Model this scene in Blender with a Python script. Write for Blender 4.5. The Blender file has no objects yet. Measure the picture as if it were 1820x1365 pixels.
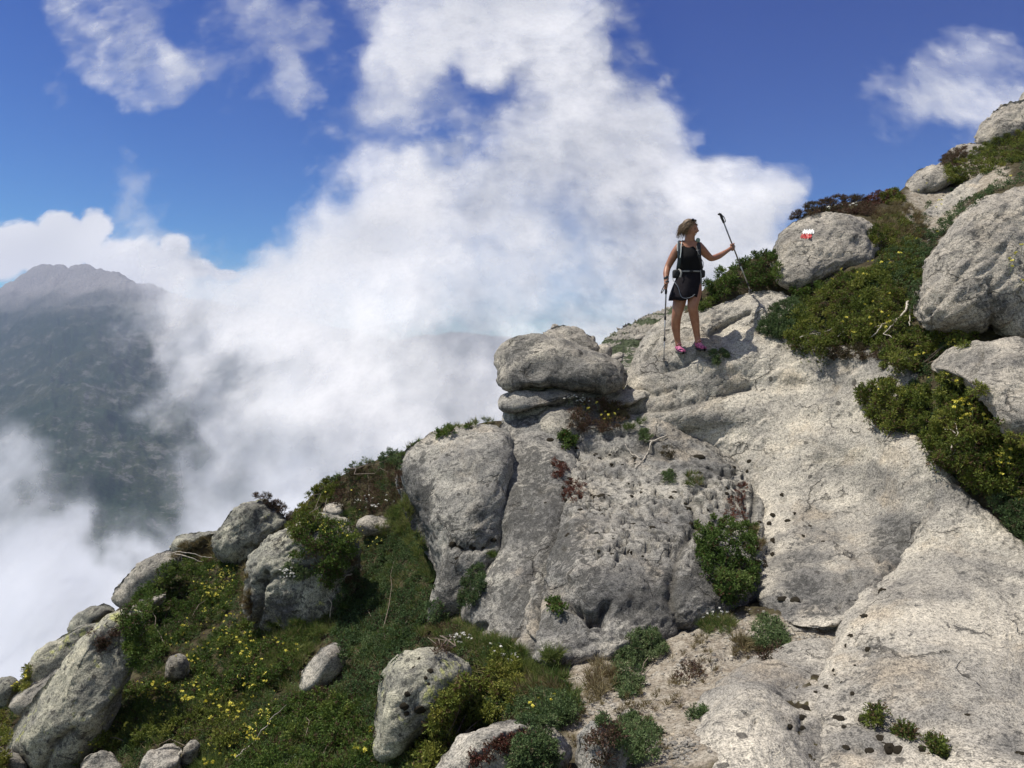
import bpy, math, random
import numpy as np
from mathutils import Vector
from mathutils.bvhtree import BVHTree

# ------------------------------------------------------------------ camera, sky, sun, exposure
scene = bpy.context.scene
COL = scene.collection
RAD = math.radians
FPX, CX, CY = 1450.0, 910.0, 682.5          # focal length and centre, in photograph pixels

cam_d = bpy.data.cameras.new('camera')
cam_d.sensor_width = 36.0
cam_d.lens = 36.0 * FPX / 1820.0
cam_d.clip_start = 0.1
cam_d.clip_end = 60000.0
cam = bpy.data.objects.new('camera', cam_d)
COL.objects.link(cam)
cam.location = (0, 0, 0)
cam.rotation_euler = (RAD(90), 0, 0)
scene.camera = cam

SUN_DIR = Vector((-0.42, 0.05, 0.905)).normalized()      # towards the sun
sun_el = math.asin(SUN_DIR.z)
sun_az = math.atan2(SUN_DIR.x, SUN_DIR.y)
world = bpy.data.worlds.new('World')
scene.world = world
world.use_nodes = True
wn = world.node_tree
wn.nodes.clear()
w_out = wn.nodes.new('ShaderNodeOutputWorld')
w_bg = wn.nodes.new('ShaderNodeBackground')
w_sky = wn.nodes.new('ShaderNodeTexSky')
w_sky.sky_type = 'NISHITA'
w_sky.sun_disc = False
w_sky.sun_elevation = sun_el
w_sky.sun_rotation = sun_az
w_sky.altitude = 1900
w_sky.air_density = 1.0
w_sky.dust_density = 0.25
w_sky.ozone_density = 2.2
w_bg.inputs['Strength'].default_value = 0.105
w_sep = wn.nodes.new('ShaderNodeSeparateColor')         # the deeper, more saturated blue of high mountain air
w_com = wn.nodes.new('ShaderNodeCombineColor')
wn.links.new(w_sky.outputs[0], w_sep.inputs[0])
for _k, (_a, _g) in enumerate(((0.045, 2.85), (0.098, 2.42), (0.37, 1.54))):
    _p = wn.nodes.new('ShaderNodeMath'); _p.operation = 'POWER'; _p.inputs[1].default_value = _g
    _m = wn.nodes.new('ShaderNodeMath'); _m.operation = 'MULTIPLY'; _m.inputs[1].default_value = _a
    _c = wn.nodes.new('ShaderNodeMath'); _c.operation = 'MINIMUM'; _c.inputs[1].default_value = 12.0
    wn.links.new(w_sep.outputs[_k], _p.inputs[0]); wn.links.new(_p.outputs[0], _m.inputs[0])
    wn.links.new(_m.outputs[0], _c.inputs[0]); wn.links.new(_c.outputs[0], w_com.inputs[_k])
# white cloud added to the unseen sky to whiten and brighten the fill light (the clouds in view are built further down)
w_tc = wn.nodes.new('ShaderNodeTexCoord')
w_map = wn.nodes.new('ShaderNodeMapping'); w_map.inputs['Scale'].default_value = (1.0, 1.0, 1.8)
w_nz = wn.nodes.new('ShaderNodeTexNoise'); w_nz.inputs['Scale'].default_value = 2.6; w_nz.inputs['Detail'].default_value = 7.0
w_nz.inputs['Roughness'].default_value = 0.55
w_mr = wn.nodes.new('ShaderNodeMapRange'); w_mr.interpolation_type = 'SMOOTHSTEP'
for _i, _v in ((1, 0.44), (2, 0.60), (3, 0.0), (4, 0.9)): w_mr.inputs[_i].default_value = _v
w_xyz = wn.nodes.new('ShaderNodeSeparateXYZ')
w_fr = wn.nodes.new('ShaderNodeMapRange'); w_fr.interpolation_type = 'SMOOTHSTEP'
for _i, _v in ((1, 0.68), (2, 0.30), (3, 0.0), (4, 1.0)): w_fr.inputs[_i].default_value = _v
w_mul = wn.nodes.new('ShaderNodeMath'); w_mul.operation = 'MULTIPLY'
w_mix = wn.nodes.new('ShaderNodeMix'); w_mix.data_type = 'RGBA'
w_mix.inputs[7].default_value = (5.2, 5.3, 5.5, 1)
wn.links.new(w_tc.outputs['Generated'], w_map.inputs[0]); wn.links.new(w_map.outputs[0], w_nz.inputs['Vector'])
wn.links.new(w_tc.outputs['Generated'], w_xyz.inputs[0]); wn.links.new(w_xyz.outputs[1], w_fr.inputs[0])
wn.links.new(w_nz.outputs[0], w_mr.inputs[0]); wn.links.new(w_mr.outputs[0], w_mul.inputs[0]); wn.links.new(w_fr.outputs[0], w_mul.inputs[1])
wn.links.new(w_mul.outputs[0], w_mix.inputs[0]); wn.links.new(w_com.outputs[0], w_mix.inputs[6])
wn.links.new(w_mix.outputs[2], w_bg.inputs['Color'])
wn.links.new(w_bg.outputs[0], w_out.inputs['Surface'])

sun_d = bpy.data.lights.new('sun', 'SUN')
sun_d.energy = 5.0
sun_d.angle = RAD(0.53)
sun_d.color = (1.0, 0.935, 0.83)
sun = bpy.data.objects.new('sun', sun_d)
COL.objects.link(sun)
sun.rotation_euler = (-SUN_DIR).to_track_quat('-Z', 'Y').to_euler()

scene.view_settings.view_transform = 'Standard'
scene.view_settings.look = 'None'
scene.view_settings.gamma = 1.0
scene.view_settings.exposure = 0.2
scene.view_settings.use_curve_mapping = False
scene.render.engine = 'CYCLES'
scene.cycles.max_bounces = 6
scene.cycles.diffuse_bounces = 3
scene.cycles.glossy_bounces = 2
scene.cycles.transmission_bounces = 3
scene.cycles.transparent_max_bounces = 16
scene.cycles.use_denoising = True

# ------------------------------------------------------------------ helpers
RNG = np.random.RandomState(7)
random.seed(7)


def W(px, py, d):
    """world point seen at photograph pixel (px, py) at distance d straight ahead"""
    px = np.asarray(px, float); py = np.asarray(py, float); d = np.asarray(d, float)
    return np.stack([(px - CX) / FPX * d, d + 0 * px, (CY - py) / FPX * d], -1)


def _lattice(seed):
    r = np.random.RandomState(seed)
    p = r.permutation(256)
    g = r.normal(size=(256, 3)); g /= np.linalg.norm(g, axis=1)[:, None]
    return np.concatenate([p, p, p]), g.astype(np.float32)


_LAT = {}


def noise3(p, seed=0):
    if seed not in _LAT:
        _LAT[seed] = _lattice(seed + 11)
    perm, grad = _LAT[seed]
    p = np.asarray(p, np.float64)
    pi = np.floor(p).astype(np.int64)
    pf = (p - pi).astype(np.float32)
    pi &= 255
    u = pf * pf * pf * (pf * (pf * 6 - 15) + 10)
    out = 0
    for dx in (0, 1):
        a = perm[(pi[:, 0] + dx) & 255]
        wx = u[:, 0] if dx else 1 - u[:, 0]
        for dy in (0, 1):
            b = perm[(a + pi[:, 1] + dy) & 255]
            wy = u[:, 1] if dy else 1 - u[:, 1]
            for dz in (0, 1):
                c = perm[(b + pi[:, 2] + dz) & 255]
                wz = u[:, 2] if dz else 1 - u[:, 2]
                g = grad[c]
                dot = g[:, 0] * (pf[:, 0] - dx) + g[:, 1] * (pf[:, 1] - dy) + g[:, 2] * (pf[:, 2] - dz)
                out = out + dot * wx * wy * wz
    return out * 1.6


def fbm(p, octaves=4, seed=0, rough=0.5):
    s, a = 0, 1.0
    for k in range(octaves):
        s = s + a * noise3(p * (2.03 ** k), seed + k)
        a *= rough
    return s


def smooth(x):
    x = np.clip(x, 0, 1)
    return x * x * (3 - 2 * x)


def new_mesh(name, verts, faces, mats=(), smooth_shade=True, mat_idx=None):
    """verts (n,3); faces: (m,3) or (m,4) array, or a list of such arrays"""
    if isinstance(faces, np.ndarray):
        faces = [faces]
    me = bpy.data.meshes.new(name)
    verts = np.asarray(verts, np.float32)
    me.vertices.add(len(verts))
    me.vertices.foreach_set('co', verts.ravel())
    loops = np.concatenate([f.ravel() for f in faces]).astype(np.int32)
    tot = np.concatenate([np.full(len(f), f.shape[1], np.int32) for f in faces])
    start = np.concatenate([[0], np.cumsum(tot)[:-1]]).astype(np.int32)
    me.loops.add(len(loops))
    me.loops.foreach_set('vertex_index', loops)
    me.polygons.add(len(tot))
    me.polygons.foreach_set('loop_start', start)
    me.polygons.foreach_set('loop_total', tot)
    if smooth_shade:
        me.polygons.foreach_set('use_smooth', np.ones(len(tot), bool))
    if mat_idx is not None:
        me.polygons.foreach_set('material_index', np.asarray(mat_idx, np.int32))
    me.update(calc_edges=True)
    me.validate()
    for m in mats:
        me.materials.append(m)
    return me


def attr(me, name, values, domain='POINT'):
    a = me.attributes.new(name, 'FLOAT', domain)
    a.data.foreach_set('value', np.asarray(values, np.float32))


def link(name, me, parent=None, loc=(0, 0, 0)):
    o = bpy.data.objects.new(name, me)
    COL.objects.link(o)
    o.location = loc
    if parent is not None:
        o.parent = parent
    return o


def tag(o, label=None, cat=None, group=None, kind=None):
    if label: o['label'] = label
    if cat: o['category'] = cat
    if group: o['group'] = group
    if kind: o['kind'] = kind
    return o


def empty(name, loc=(0, 0, 0)):
    o = bpy.data.objects.new(name, None)
    o.empty_display_size = 0.1
    COL.objects.link(o)
    o.location = loc
    return o


def grid_faces(nr, nc, wrap=False):
    i = np.arange(nr - 1)[:, None]
    j = np.arange(nc if wrap else nc - 1)[None, :]
    j2 = (j + 1) % nc
    a = i * nc + j; b = i * nc + j2; c = (i + 1) * nc + j2; d = (i + 1) * nc + j
    return np.stack([a, b, c, d], -1).reshape(-1, 4)


def normals_of(v, f):
    a = v[f[:, 0]]; b = v[f[:, 1]]; c = v[f[:, 2]]; d = v[f[:, -1]]
    n = np.cross(c - a, d - b) if f.shape[1] == 4 else np.cross(b - a, c - a)
    out = np.zeros_like(v)
    for k in range(f.shape[1]):
        for ax in range(3):
            out[:, ax] += np.bincount(f[:, k], n[:, ax], minlength=len(v))
    return out / (np.linalg.norm(out, axis=1)[:, None] + 1e-12)


class NT:
    """small node-tree writer"""
    def __init__(s, name, displace=False):
        s.m = bpy.data.materials.new(name)
        s.m.use_nodes = True
        s.t = s.m.node_tree
        s.t.nodes.clear()
        s.out = s.t.nodes.new('ShaderNodeOutputMaterial')

    def n(s, typ, props=None, **ins):
        nd = s.t.nodes.new('ShaderNode' + typ)
        for k, v in (props or {}).items():
            setattr(nd, k, v)
        for k, v in ins.items():
            key = int(k[1:]) if k[0] == 'i' and k[1:].isdigit() else k.replace('_', ' ')
            s.set(nd.inputs[key], v)
        return nd

    def set(s, sock, v):
        if isinstance(v, bpy.types.NodeSocket):
            s.t.links.new(v, sock)
        elif isinstance(v, bpy.types.Node):
            s.t.links.new(v.outputs[0], sock)
        else:
            if isinstance(v, tuple) and len(v) == 3 and sock.type == 'RGBA':
                v = v + (1.0,)
            sock.default_value = v

    def math(s, op, a, b=0.0, c=0.0, clamp=False):
        return s.n('Math', {'operation': op, 'use_clamp': clamp}, i0=a, i1=b, i2=c).outputs[0]

    def mix(s, f, a, b):
        nd = s.t.nodes.new('ShaderNodeMix')
        nd.data_type = 'RGBA'
        s.set(nd.inputs[0], f); s.set(nd.inputs[6], a); s.set(nd.inputs[7], b)
        return nd.outputs[2]

    def mixm(s, mode, f, a, b):
        nd = s.t.nodes.new('ShaderNodeMix')
        nd.data_type = 'RGBA'; nd.blend_type = mode
        s.set(nd.inputs[0], f); s.set(nd.inputs[6], a); s.set(nd.inputs[7], b)
        return nd.outputs[2]

    def ramp(s, v, a, b, lo=0.0, hi=1.0):
        return s.n('MapRange', {'interpolation_type': 'SMOOTHSTEP'}, i0=v, i1=a, i2=b, i3=lo, i4=hi).outputs[0]

    def noise(s, vec, scale, detail=4.0, rough=0.55, dist=0.0):
        return s.n('TexNoise', None, Vector=vec, Scale=scale, Detail=detail, Roughness=rough, Distortion=dist).outputs[0]

    def done(s, shader, disp=None):
        s.t.links.new(shader if isinstance(shader, bpy.types.NodeSocket) else shader.outputs[0], s.out.inputs['Surface'])
        return s.m


def simple_mat(name, color, rough=0.6, var=0.0, scale=40.0, metallic=0.0, bump=0.0, color2=None, spec=0.5):
    t = NT(name)
    co = t.n('TexCoord').outputs['Object']
    nz = t.noise(co, scale, 4)
    c2 = color2 if color2 else tuple(max(0, c * (1 - var)) for c in color)
    colr = t.mix(t.ramp(nz, 0.35, 0.65), color, c2)
    b = t.n('BsdfPrincipled', None, Base_Color=colr, Roughness=rough, Metallic=metallic)
    b.inputs['Specular IOR Level'].default_value = spec
    if bump:
        t.set(b.inputs['Normal'], t.n('Bump', None, Strength=0.6, Distance=bump, Height=nz))
    return t.done(b)
# ------------------------------------------------------------------ sky backdrop: drifting cloud in front of and above the far mountain
COVER = {   # photograph row centre -> cloud thickness 0..9 every 70 px from x = 35
    -35:  "1 6 4 3 3 5 6 4 4 6 7 8 8 9 9 5 1 0 0 0 0 0 0 1 1 1",
    35:   "0 5 6 5 2 3 6 5 3 5 8 9 9 9 9 5 1 0 0 0 0 0 0 1 1 1",
    105:  "0 2 6 5 8 4 4 6 3 8 9 9 8 9 9 8 3 0 0 0 0 0 1 5 6 5",
    175:  "0 3 1 6 5 2 2 5 2 7 6 4 4 7 9 9 8 2 0 0 0 1 5 7 7 7",
    245:  "0 0 1 1 0 0 1 2 4 5 4 4 7 8 9 9 9 6 1 0 0 0 1 2 5 5",
    315:  "0 0 2 5 1 1 3 2 4 8 9 8 8 8 8 9 9 9 8 6 0 0 0 0 0 0",
    385:  "0 0 3 5 1 0 1 4 8 9 9 8 8 8 7 7 8 9 9 9 2 0 0 0 0 0",
    455:  "0 0 2 6 5 3 6 8 9 9 9 8 7 8 7 7 8 9 9 9 9 8 8 8 8 8",
    525:  "0 0 3 5 8 8 9 9 9 9 8 8 7 7 7 7 8 9 9 9 9 9 9 9 9 9",
    595:  "0 0 2 5 6 8 9 9 9 9 8 7 7 7 8 8 9 9 9 9 9 9 9 9 9 9",
    665:  "0 0 1 2 6 6 7 8 9 9 8 8 8 8 9 9 9 9 9 9 9 9 9 9 9 9",
    735:  "2 1 1 5 4 7 8 9 9 9 9 8 8 8 9 9 9 9 9 9 9 9 9 9 9 9",
    805:  "6 4 2 1 3 7 8 8 9 9 9 9 9 9 9 9 9 9 9 9 9 9 9 9 9 9",
    875:  "7 5 3 2 3 7 8 9 9 9 9 9 9 9 9 9 9 9 9 9 9 9 9 9 9 9",
    945:  "8 8 4 4 7 9 9 9 9 9 9 9 9 9 9 9 9 9 9 9 9 9 9 9 9 9",
    1015: "9 9 9 9 9 9 9 9 9 9 9 9 9 9 9 9 9 9 9 9 9 9 9 9 9 9",
}
_cy = np.array(sorted(COVER))
_cz = np.array([[float(v) for v in COVER[k].split()] for k in _cy]) / 9.0


def cover(px, py):
    q = np.stack([px / 95., py / 95., 0 * px], -1)
    px, py = px + 46 * fbm(q, 3, 61), py + 46 * fbm(q, 3, 67)
    x = np.clip((px - 35) / 70.0, 0, 24.999)
    y = np.clip((py + 35) / 70.0, 0, len(_cy) - 1.001)
    i = x.astype(int); j = y.astype(int); fx = x - i; fy = y - j
    fx = fx * fx * (3 - 2 * fx); fy = fy * fy * (3 - 2 * fy)
    return ((_cz[j, i] * (1 - fx) + _cz[j, i + 1] * fx) * (1 - fy) + (_cz[j + 1, i] * (1 - fx) + _cz[j + 1, i + 1] * fx) * fy)


def cover_upper(px, py):
    """the nearer, brighter billows thin out low in the valley"""
    return cover(px, py) * (1 - 0.5 * smooth((py - 700) / 260.0) * smooth((1100 - px) / 300.0))


def cloud_mat(name, scale, amp, gain, seed, tint, soft, bump, bias=0.0):
    t = NT(name)
    co = t.n('TexCoord').outputs['Object']
    mp = t.n('Mapping', None, Vector=co, Location=(seed * 310.7, seed * 170.3, seed * 50.1), Scale=(1.0, 0.12, 1.0)).outputs[0]
    big = t.noise(mp, scale, 9, 0.56, 0.0)
    fine = t.noise(mp, scale * 3.3, 6, 0.58, 0.0)
    n = t.math('ADD', t.math('MULTIPLY', big, 0.84), t.math('MULTIPLY', fine, 0.16))
    cov = t.n('Attribute', {'attribute_name': 'thickness'}).outputs['Fac']
    dens = t.math('ADD', cov, t.math('MULTIPLY', t.math('SUBTRACT', n, 0.5), t.math('MULTIPLY', t.math('SUBTRACT', 1.25, t.math('MULTIPLY', cov, 0.6)), amp)))
    a = t.ramp(dens, 0.28 + bias, 0.28 + bias + soft, 0.0, gain)
    edge = t.ramp(cov, 0.02, 0.16)
    a = t.math('MULTIPLY', a, edge)
    body = t.n('BsdfDiffuse', None, Color=tint)
    tr = t.n('BsdfTransparent')
    return t.done(t.n('MixShader', None, i0=a, i1=tr.outputs[0], i2=body.outputs[0]))


def cloud_sheet(Y, mat, covf, label, xr=(-300, 2120), yr=(-260, 1420), step=12, lean=1.2, name='cloud', roll=0.05):
    xs = np.arange(xr[0], xr[1], step); ys = np.arange(yr[0], yr[1], step)
    gx, gy = np.meshgrid(xs, ys)
    px = gx.ravel().astype(float); py = gy.ravel().astype(float)
    flat = W(px, py, 1.0)
    d = Y * (1 + roll * fbm(flat * 4, 2, 3 + int(Y) % 7)) * np.exp(lean * (CY - py) / FPX)
    v = W(px, py, d)
    me = new_mesh(name, v - np.array([0, Y, 0]), grid_faces(len(ys), len(xs)), [mat])
    attr(me, 'thickness', covf(px, py))
    o = link(name, me, loc=(0, Y, 0))
    o.visible_shadow = True
    return tag(o, label, 'cloud', kind='stuff')


def bump_fn(pts):
    """smooth blobs: (x, y, rx, ry, weight)"""
    def f(px, py):
        s = np.zeros_like(px)
        for x, y, rx, ry, w in pts:
            s = np.maximum(s, w * np.clip(1.25 - np.hypot((px - x) / rx, (py - y) / ry), 0, 1))
        return s
    return f


cum = bump_fn([(40, 430, 90, 50, 1), (130, 430, 70, 52, 1), (100, 400, 50, 34, 1), (170, 400, 40, 36, .9), (0, 470, 70, 45, 1), (230, 470, 110, 60, 1), (310, 440, 36, 34, 1),
               (290, 480, 60, 50, 1), (345, 478, 50, 22, .9), (400, 488, 40, 14, .8), (-80, 450, 100, 60, 1), (90, 470, 80, 34, 1), (30, 600, 500, 110, 1)])
cloud_sheet(9000, cloud_mat('cumulus', 0.0022, 1.1, 1.0, 3, (0.76, 0.77, 0.79), 0.34, 320, bias=0.03), cum,
            'bright heaped white cumulus behind the far mountain peak', xr=(-300, 620), yr=(300, 640), step=8, name='cloud')
cloud_sheet(900, cloud_mat('mist_back', 1 / 85., 1.15, 0.95, 1, (0.53, 0.56, 0.63), 0.85, 0), cover,  # darker bluish tint paints the shaded greys of the cloud into its colour
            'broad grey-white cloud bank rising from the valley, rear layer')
cloud_sheet(740, cloud_mat('mist_mid', 1 / 60., 1.9, 0.70, 5, (0.75, 0.76, 0.79), 0.95, 0, bias=0.14), cover_upper,  # whiter tint stands in for sunlit cloud over the grey layer
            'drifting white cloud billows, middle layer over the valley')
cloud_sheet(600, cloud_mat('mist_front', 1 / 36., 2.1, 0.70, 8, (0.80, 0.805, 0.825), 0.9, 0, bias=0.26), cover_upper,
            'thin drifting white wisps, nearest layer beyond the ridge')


# ------------------------------------------------------------------ far mountain across the valley
def rbf(pts, vals, soft=0.09):
    pts = np.asarray(pts, float); vals = np.asarray(vals, float); n = len(pts)
    sc = 600.0
    P = pts / sc
    K = np.sqrt(((P[:, None] - P[None]) ** 2).sum(2) + soft ** 2)
    A = np.zeros((n + 3, n + 3))
    A[:n, :n] = K; A[:n, n] = 1; A[:n, n + 1:] = P
    A[n:, :n] = A[:n, n:].T
    sol = np.linalg.solve(A, np.concatenate([vals, [0, 0, 0]]))

    def f(px, py):
        q = np.stack([np.ravel(px), np.ravel(py)], -1) / sc
        r = np.sqrt(((q[:, None] - P[None]) ** 2).sum(2) + soft ** 2)
        return (r @ sol[:n] + sol[n] + q @ sol[n + 1:]).reshape(np.shape(px))
    return f


def polyline_y(pts):
    xs = [p[0] for p in pts]; ys = [p[1] for p in pts]
    return lambda x: np.interp(x, xs, ys)


mt_sil = polyline_y([(-700, 560), (-300, 540), (0, 512), (30, 492), (58, 475), (72, 468), (100, 470), (114, 471), (121, 477), (128, 472), (146, 470), (175, 474), (200, 481),
                     (240, 497), (300, 516), (380, 530), (470, 556), (600, 580), (700, 600), (760, 590), (840, 592), (900, 600), (1000, 610), (1300, 640), (2000, 600), (2600, 560)])
mt_d = rbf([(0, 500, 0), (-700, 560, 0), (-700, 1000, 0), (-700, 1500, 0), (0, 1000, 0), (100, 600, 0), (60, 800, 0), (500, 560, 0), (500, 1000, 0), (900, 600, 0), (900, 1000, 0), (2600, 600, 0), (2600, 1000, 0), (2600, 1500, 0), (900, 1500, 0), (0, 1500, 0)] and
           [(0, 500), (-700, 560), (-700, 1000), (-700, 1500), (0, 1000), (100, 600), (60, 800), (500, 560), (500, 1000), (900, 600), (900, 1000), (2600, 600), (2600, 1000), (2600, 1500), (900, 1500), (0, 1500)],
           [5200, 5600, 1700, 900, 1500, 3600, 2150, 4400, 1500, 3900, 1500, 5000, 1600, 900, 800, 850])
cols = np.concatenate([np.arange(-700, -40, 30), np.arange(-40, 560, 3.0), np.arange(560, 2600, 24)])
tv = np.linspace(0, 1, 190) ** 1.15
gx = np.repeat(cols[None], len(tv), 0)
sil = mt_sil(cols)[None]
gy = 1500 + (sil - 1500) * tv[:, None]
gd = mt_d(gx, gy)
v = W(gx.ravel(), gy.ravel(), gd.ravel())
p = v * np.array([1, 1, 1.6])
amp = (np.clip(gd.ravel() / 5000, 0.1, 1)) * (1 - tv[:, None] ** 6 * 0.75 + 0 * gx).ravel()
rid = 1 - np.abs(fbm(p / 420., 5, 21, 0.55)) * 1.6
v[:, 2] += amp * (rid * 85 - 60) + amp * fbm(p / 70., 5, 33, .6) * 26
back = []
last = v.reshape(len(tv), len(cols), 3)[-1]
for dy, dz in ((150, -60), (500, -350), (1200, -900)):
    b = last.copy(); b[:, 1] += dy; b[:, 0] *= (b[:, 1] / (b[:, 1] - dy)); b[:, 2] += dz
    back.append(b)
front = v.reshape(len(tv), len(cols), 3)[0].copy()
f2 = front.copy(); f2[:, 1] = 150; f2[:, 0] *= 0.6; f2[:, 2] = -520
v = np.concatenate([f2[None], v.reshape(len(tv), len(cols), 3), np.stack(back)], 0)
nr = v.shape[0]
t = NT('far_mountain')
pos = t.n('TexCoord').outputs['Object']
n1 = t.noise(pos, 1 / 55., 8, 0.62)
n2 = t.noise(pos, 1 / 260., 5, 0.55)
n3 = t.noise(pos, 1 / 9., 5, 0.6)
gl = t.noise(t.n('Mapping', None, Vector=pos, Rotation=(0, RAD(25), 0), Scale=(1.0, 0.5, 0.25)).outputs[0], 1 / 60., 6, 0.6)
rock = t.ramp(t.math('ADD', t.math('ADD', t.math('MULTIPLY', n1, 0.30), t.math('MULTIPLY', n3, 0.35)), t.math('MULTIPLY', t.math('ADD', n2, gl), 0.175)), 0.515, 0.575)
zz = t.n('SeparateXYZ', None, Vector=pos).outputs[2]
high = t.ramp(t.math('ADD', zz, t.math('MULTIPLY', n2, 300)), 420, 760)
green = t.mix(t.ramp(n2, 0.35, 0.65), (0.030, 0.050, 0.030), (0.050, 0.062, 0.034))
green = t.mix(t.ramp(n3, 0.42, 0.62), green, (0.018, 0.030, 0.020))
stone = t.mix(t.ramp(n3, 0.3, 0.7), (0.30, 0.29, 0.28), (0.16, 0.16, 0.16))
colr = t.mix(t.math('MAXIMUM', t.math('MULTIPLY', rock, 0.5), high), green, stone)
bs = t.n('BsdfDiffuse', None, Color=colr, Normal=t.n('Bump', None, Strength=0.8, Distance=10.0, Height=n1).outputs[0])
mt_mat = t.done(bs)
o = link('mountain', new_mesh('mountain', v.reshape(-1, 3), grid_faces(nr, len(cols)), [mt_mat]))
tag(o, 'distant rocky mountain with dark scrub slopes beyond the valley', 'mountain', kind='structure')

# ------------------------------------------------------------------ blue air between here and the far side of the valley
def haze_box():
    t = NT('haze')
    vol = t.n('VolumePrincipled', None, Color=(0.54, 0.66, 1.0), Density=0.95e-4, Anisotropy=0.0)
    t.t.links.new(vol.outputs[0], t.out.inputs['Volume'])
    lo = np.array([-9000., -40., -1900.]); hi = np.array([9000., 8000., 900.])
    c = np.array([[x, y, z] for z in (0, 1) for y in (0, 1) for x in (0, 1)], float)
    v = lo + c * (hi - lo)
    f = np.array([[0, 2, 3, 1], [4, 5, 7, 6], [0, 1, 5, 4], [2, 6, 7, 3], [0, 4, 6, 2], [1, 3, 7, 5]])
    o = link('haze', new_mesh('haze', v, f, [t.m], smooth_shade=False))
    tag(o, 'thin blue mountain air', None, kind='stuff')


haze_box()
# ------------------------------------------------------------------ stone and soil materials
def granite(name, light=(0.42, 0.39, 0.34), dark=(0.20, 0.195, 0.185), patch=0.5, lichen=0.35, crust=(0.075, 0.075, 0.072),
            yellow=0.0, warm=0.25, striate=0.5, bump=1.0, spots=0.3):
    t = NT(name)
    co = t.n('TexCoord').outputs['Object']
    warp = t.n('TexNoise', None, Vector=co, Scale=1.7, Detail=3.0).outputs['Color']
    cw = t.n('VectorMath', {'operation': 'ADD'}, i0=co, i1=t.n('VectorMath', {'operation': 'SCALE'}, i0=warp, Scale=0.35).outputs[0]).outputs[0]
    big = t.noise(cw, 0.9, 6, 0.6)
    mid = t.noise(cw, 5.0, 7, 0.62)
    col = t.mix(t.ramp(big, 0.62 - patch * 0.4, 0.80 - patch * 0.4), light, dark)
    col = t.mix(t.math('MULTIPLY', t.ramp(t.noise(cw, 1.6, 5, 0.6), 0.5, 0.68), warm), col, (0.50, 0.40, 0.27))
    # grey weathering film and dark crust lichen
    film = t.math('MULTIPLY', t.ramp(mid, 0.44, 0.66), 0.55 * min(1, lichen * 1.6))
    col = t.mix(film, col, (0.15, 0.15, 0.148))
    ck = t.noise(cw, 15.0, 8, 0.68, 0.4)
    lk = t.math('ADD', t.math('MULTIPLY', ck, 0.6), t.math('MULTIPLY', t.noise(cw, 2.4, 4, 0.55), 0.4))
    st = t.n('Attribute', {'attribute_name': 'stain'}).outputs['Fac']
    lk2 = t.math('ADD', lk, t.math('MULTIPLY', st, 0.085))
    gst = t.ramp(t.math('ADD', st, t.math('MULTIPLY', t.math('SUBTRACT', t.noise(cw, 4.0, 6, 0.6), 0.5), 1.6)), 0.25, 0.85)
    col = t.mix(t.math('MULTIPLY', gst, 0.82), col, (0.135, 0.135, 0.133))
    th = 0.605 - lichen * 0.13
    col = t.mix(t.math('MULTIPLY', t.ramp(lk2, th, th + 0.05), 0.82), col, crust)
    if yellow:
        yl = t.noise(cw, 7.0, 7, 0.66)
        yb = t.noise(cw, 1.1, 3, 0.5)
        yv = t.math('ADD', t.math('MULTIPLY', yl, 0.6), t.math('MULTIPLY', yb, 0.4))
        col = t.mix(t.math('MULTIPLY', t.ramp(yv, 0.60 - yellow * 0.1, 0.66 - yellow * 0.1), 0.75), col, (0.42, 0.44, 0.16))
    # rain streaks and worn pale bands running down the stone
    wm = t.n('Mapping', None, Vector=cw, Rotation=(0, RAD(-35), 0), Scale=(0.9, 1.5, 4.0)).outputs[0]
    ws = t.noise(wm, 1.0, 6, 0.62)
    col = t.mixm('MULTIPLY', 0.8, col, t.mix(t.ramp(ws, 0.36, 0.64), (0.72, 0.72, 0.73), (1.16, 1.14, 1.10)))
    # crystals: pale feldspar, grey quartz, black mica
    g2 = t.noise(co, 30.0, 6, 0.85)
    g3 = t.noise(co, 95.0, 2, 0.6)
    sp = t.math('ADD', t.math('MULTIPLY', g3, 0.45), t.math('MULTIPLY', g2, 0.55))
    col = t.mixm('MULTIPLY', 1.0, col, t.mix(t.ramp(sp, 0.40, 0.60), (0.52, 0.52, 0.52), (1.48, 1.46, 1.43)))
    col = t.mix(t.math('MULTIPLY', t.ramp(g2, 0.42, 0.36), 0.75), col, (0.05, 0.048, 0.045))
    # small round dark lichens
    if spots:
        v2 = t.n('TexVoronoi', None, Vector=cw, Scale=9.0, Randomness=1.0)
        dd = v2.outputs['Distance']
        pick = t.n('SeparateColor', None, Color=v2.outputs['Color']).outputs[1]
        rr = t.math('MULTIPLY', t.ramp(pick, 1.0 - spots * 0.6, 1.0), 0.32)
        msk = t.ramp(t.math('SUBTRACT', t.math('ADD', dd, t.math('MULTIPLY', t.math('SUBTRACT', g2, 0.5), 0.25)), rr), 0.02, -0.02)
        col = t.mix(t.math('MULTIPLY', msk, 0.75), col, (0.05, 0.047, 0.042))
    crk = t.n('Attribute', {'attribute_name': 'crack'}).outputs['Fac']
    # natural hairline joints, broken up, and short dashes along the foliation
    jw = t.n('VectorMath', {'operation': 'ADD'}, i0=cw, i1=t.n('VectorMath', {'operation': 'SCALE'}, i0=t.n('TexNoise', None, Vector=co, Scale=6.0, Detail=5.0).outputs['Color'], Scale=0.22).outputs[0]).outputs[0]
    ve = t.n('TexVoronoi', {'feature': 'DISTANCE_TO_EDGE'}, Vector=t.n('Mapping', None, Vector=jw, Rotation=(0, RAD(-35), 0), Scale=(0.8, 1.0, 1.9)).outputs[0], Scale=1.25).outputs[0]
    jm = t.math('MULTIPLY', t.ramp(ve, 0.016, 0.003), t.ramp(t.noise(co, 1.7, 4, 0.6), 0.50, 0.58))
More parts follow.
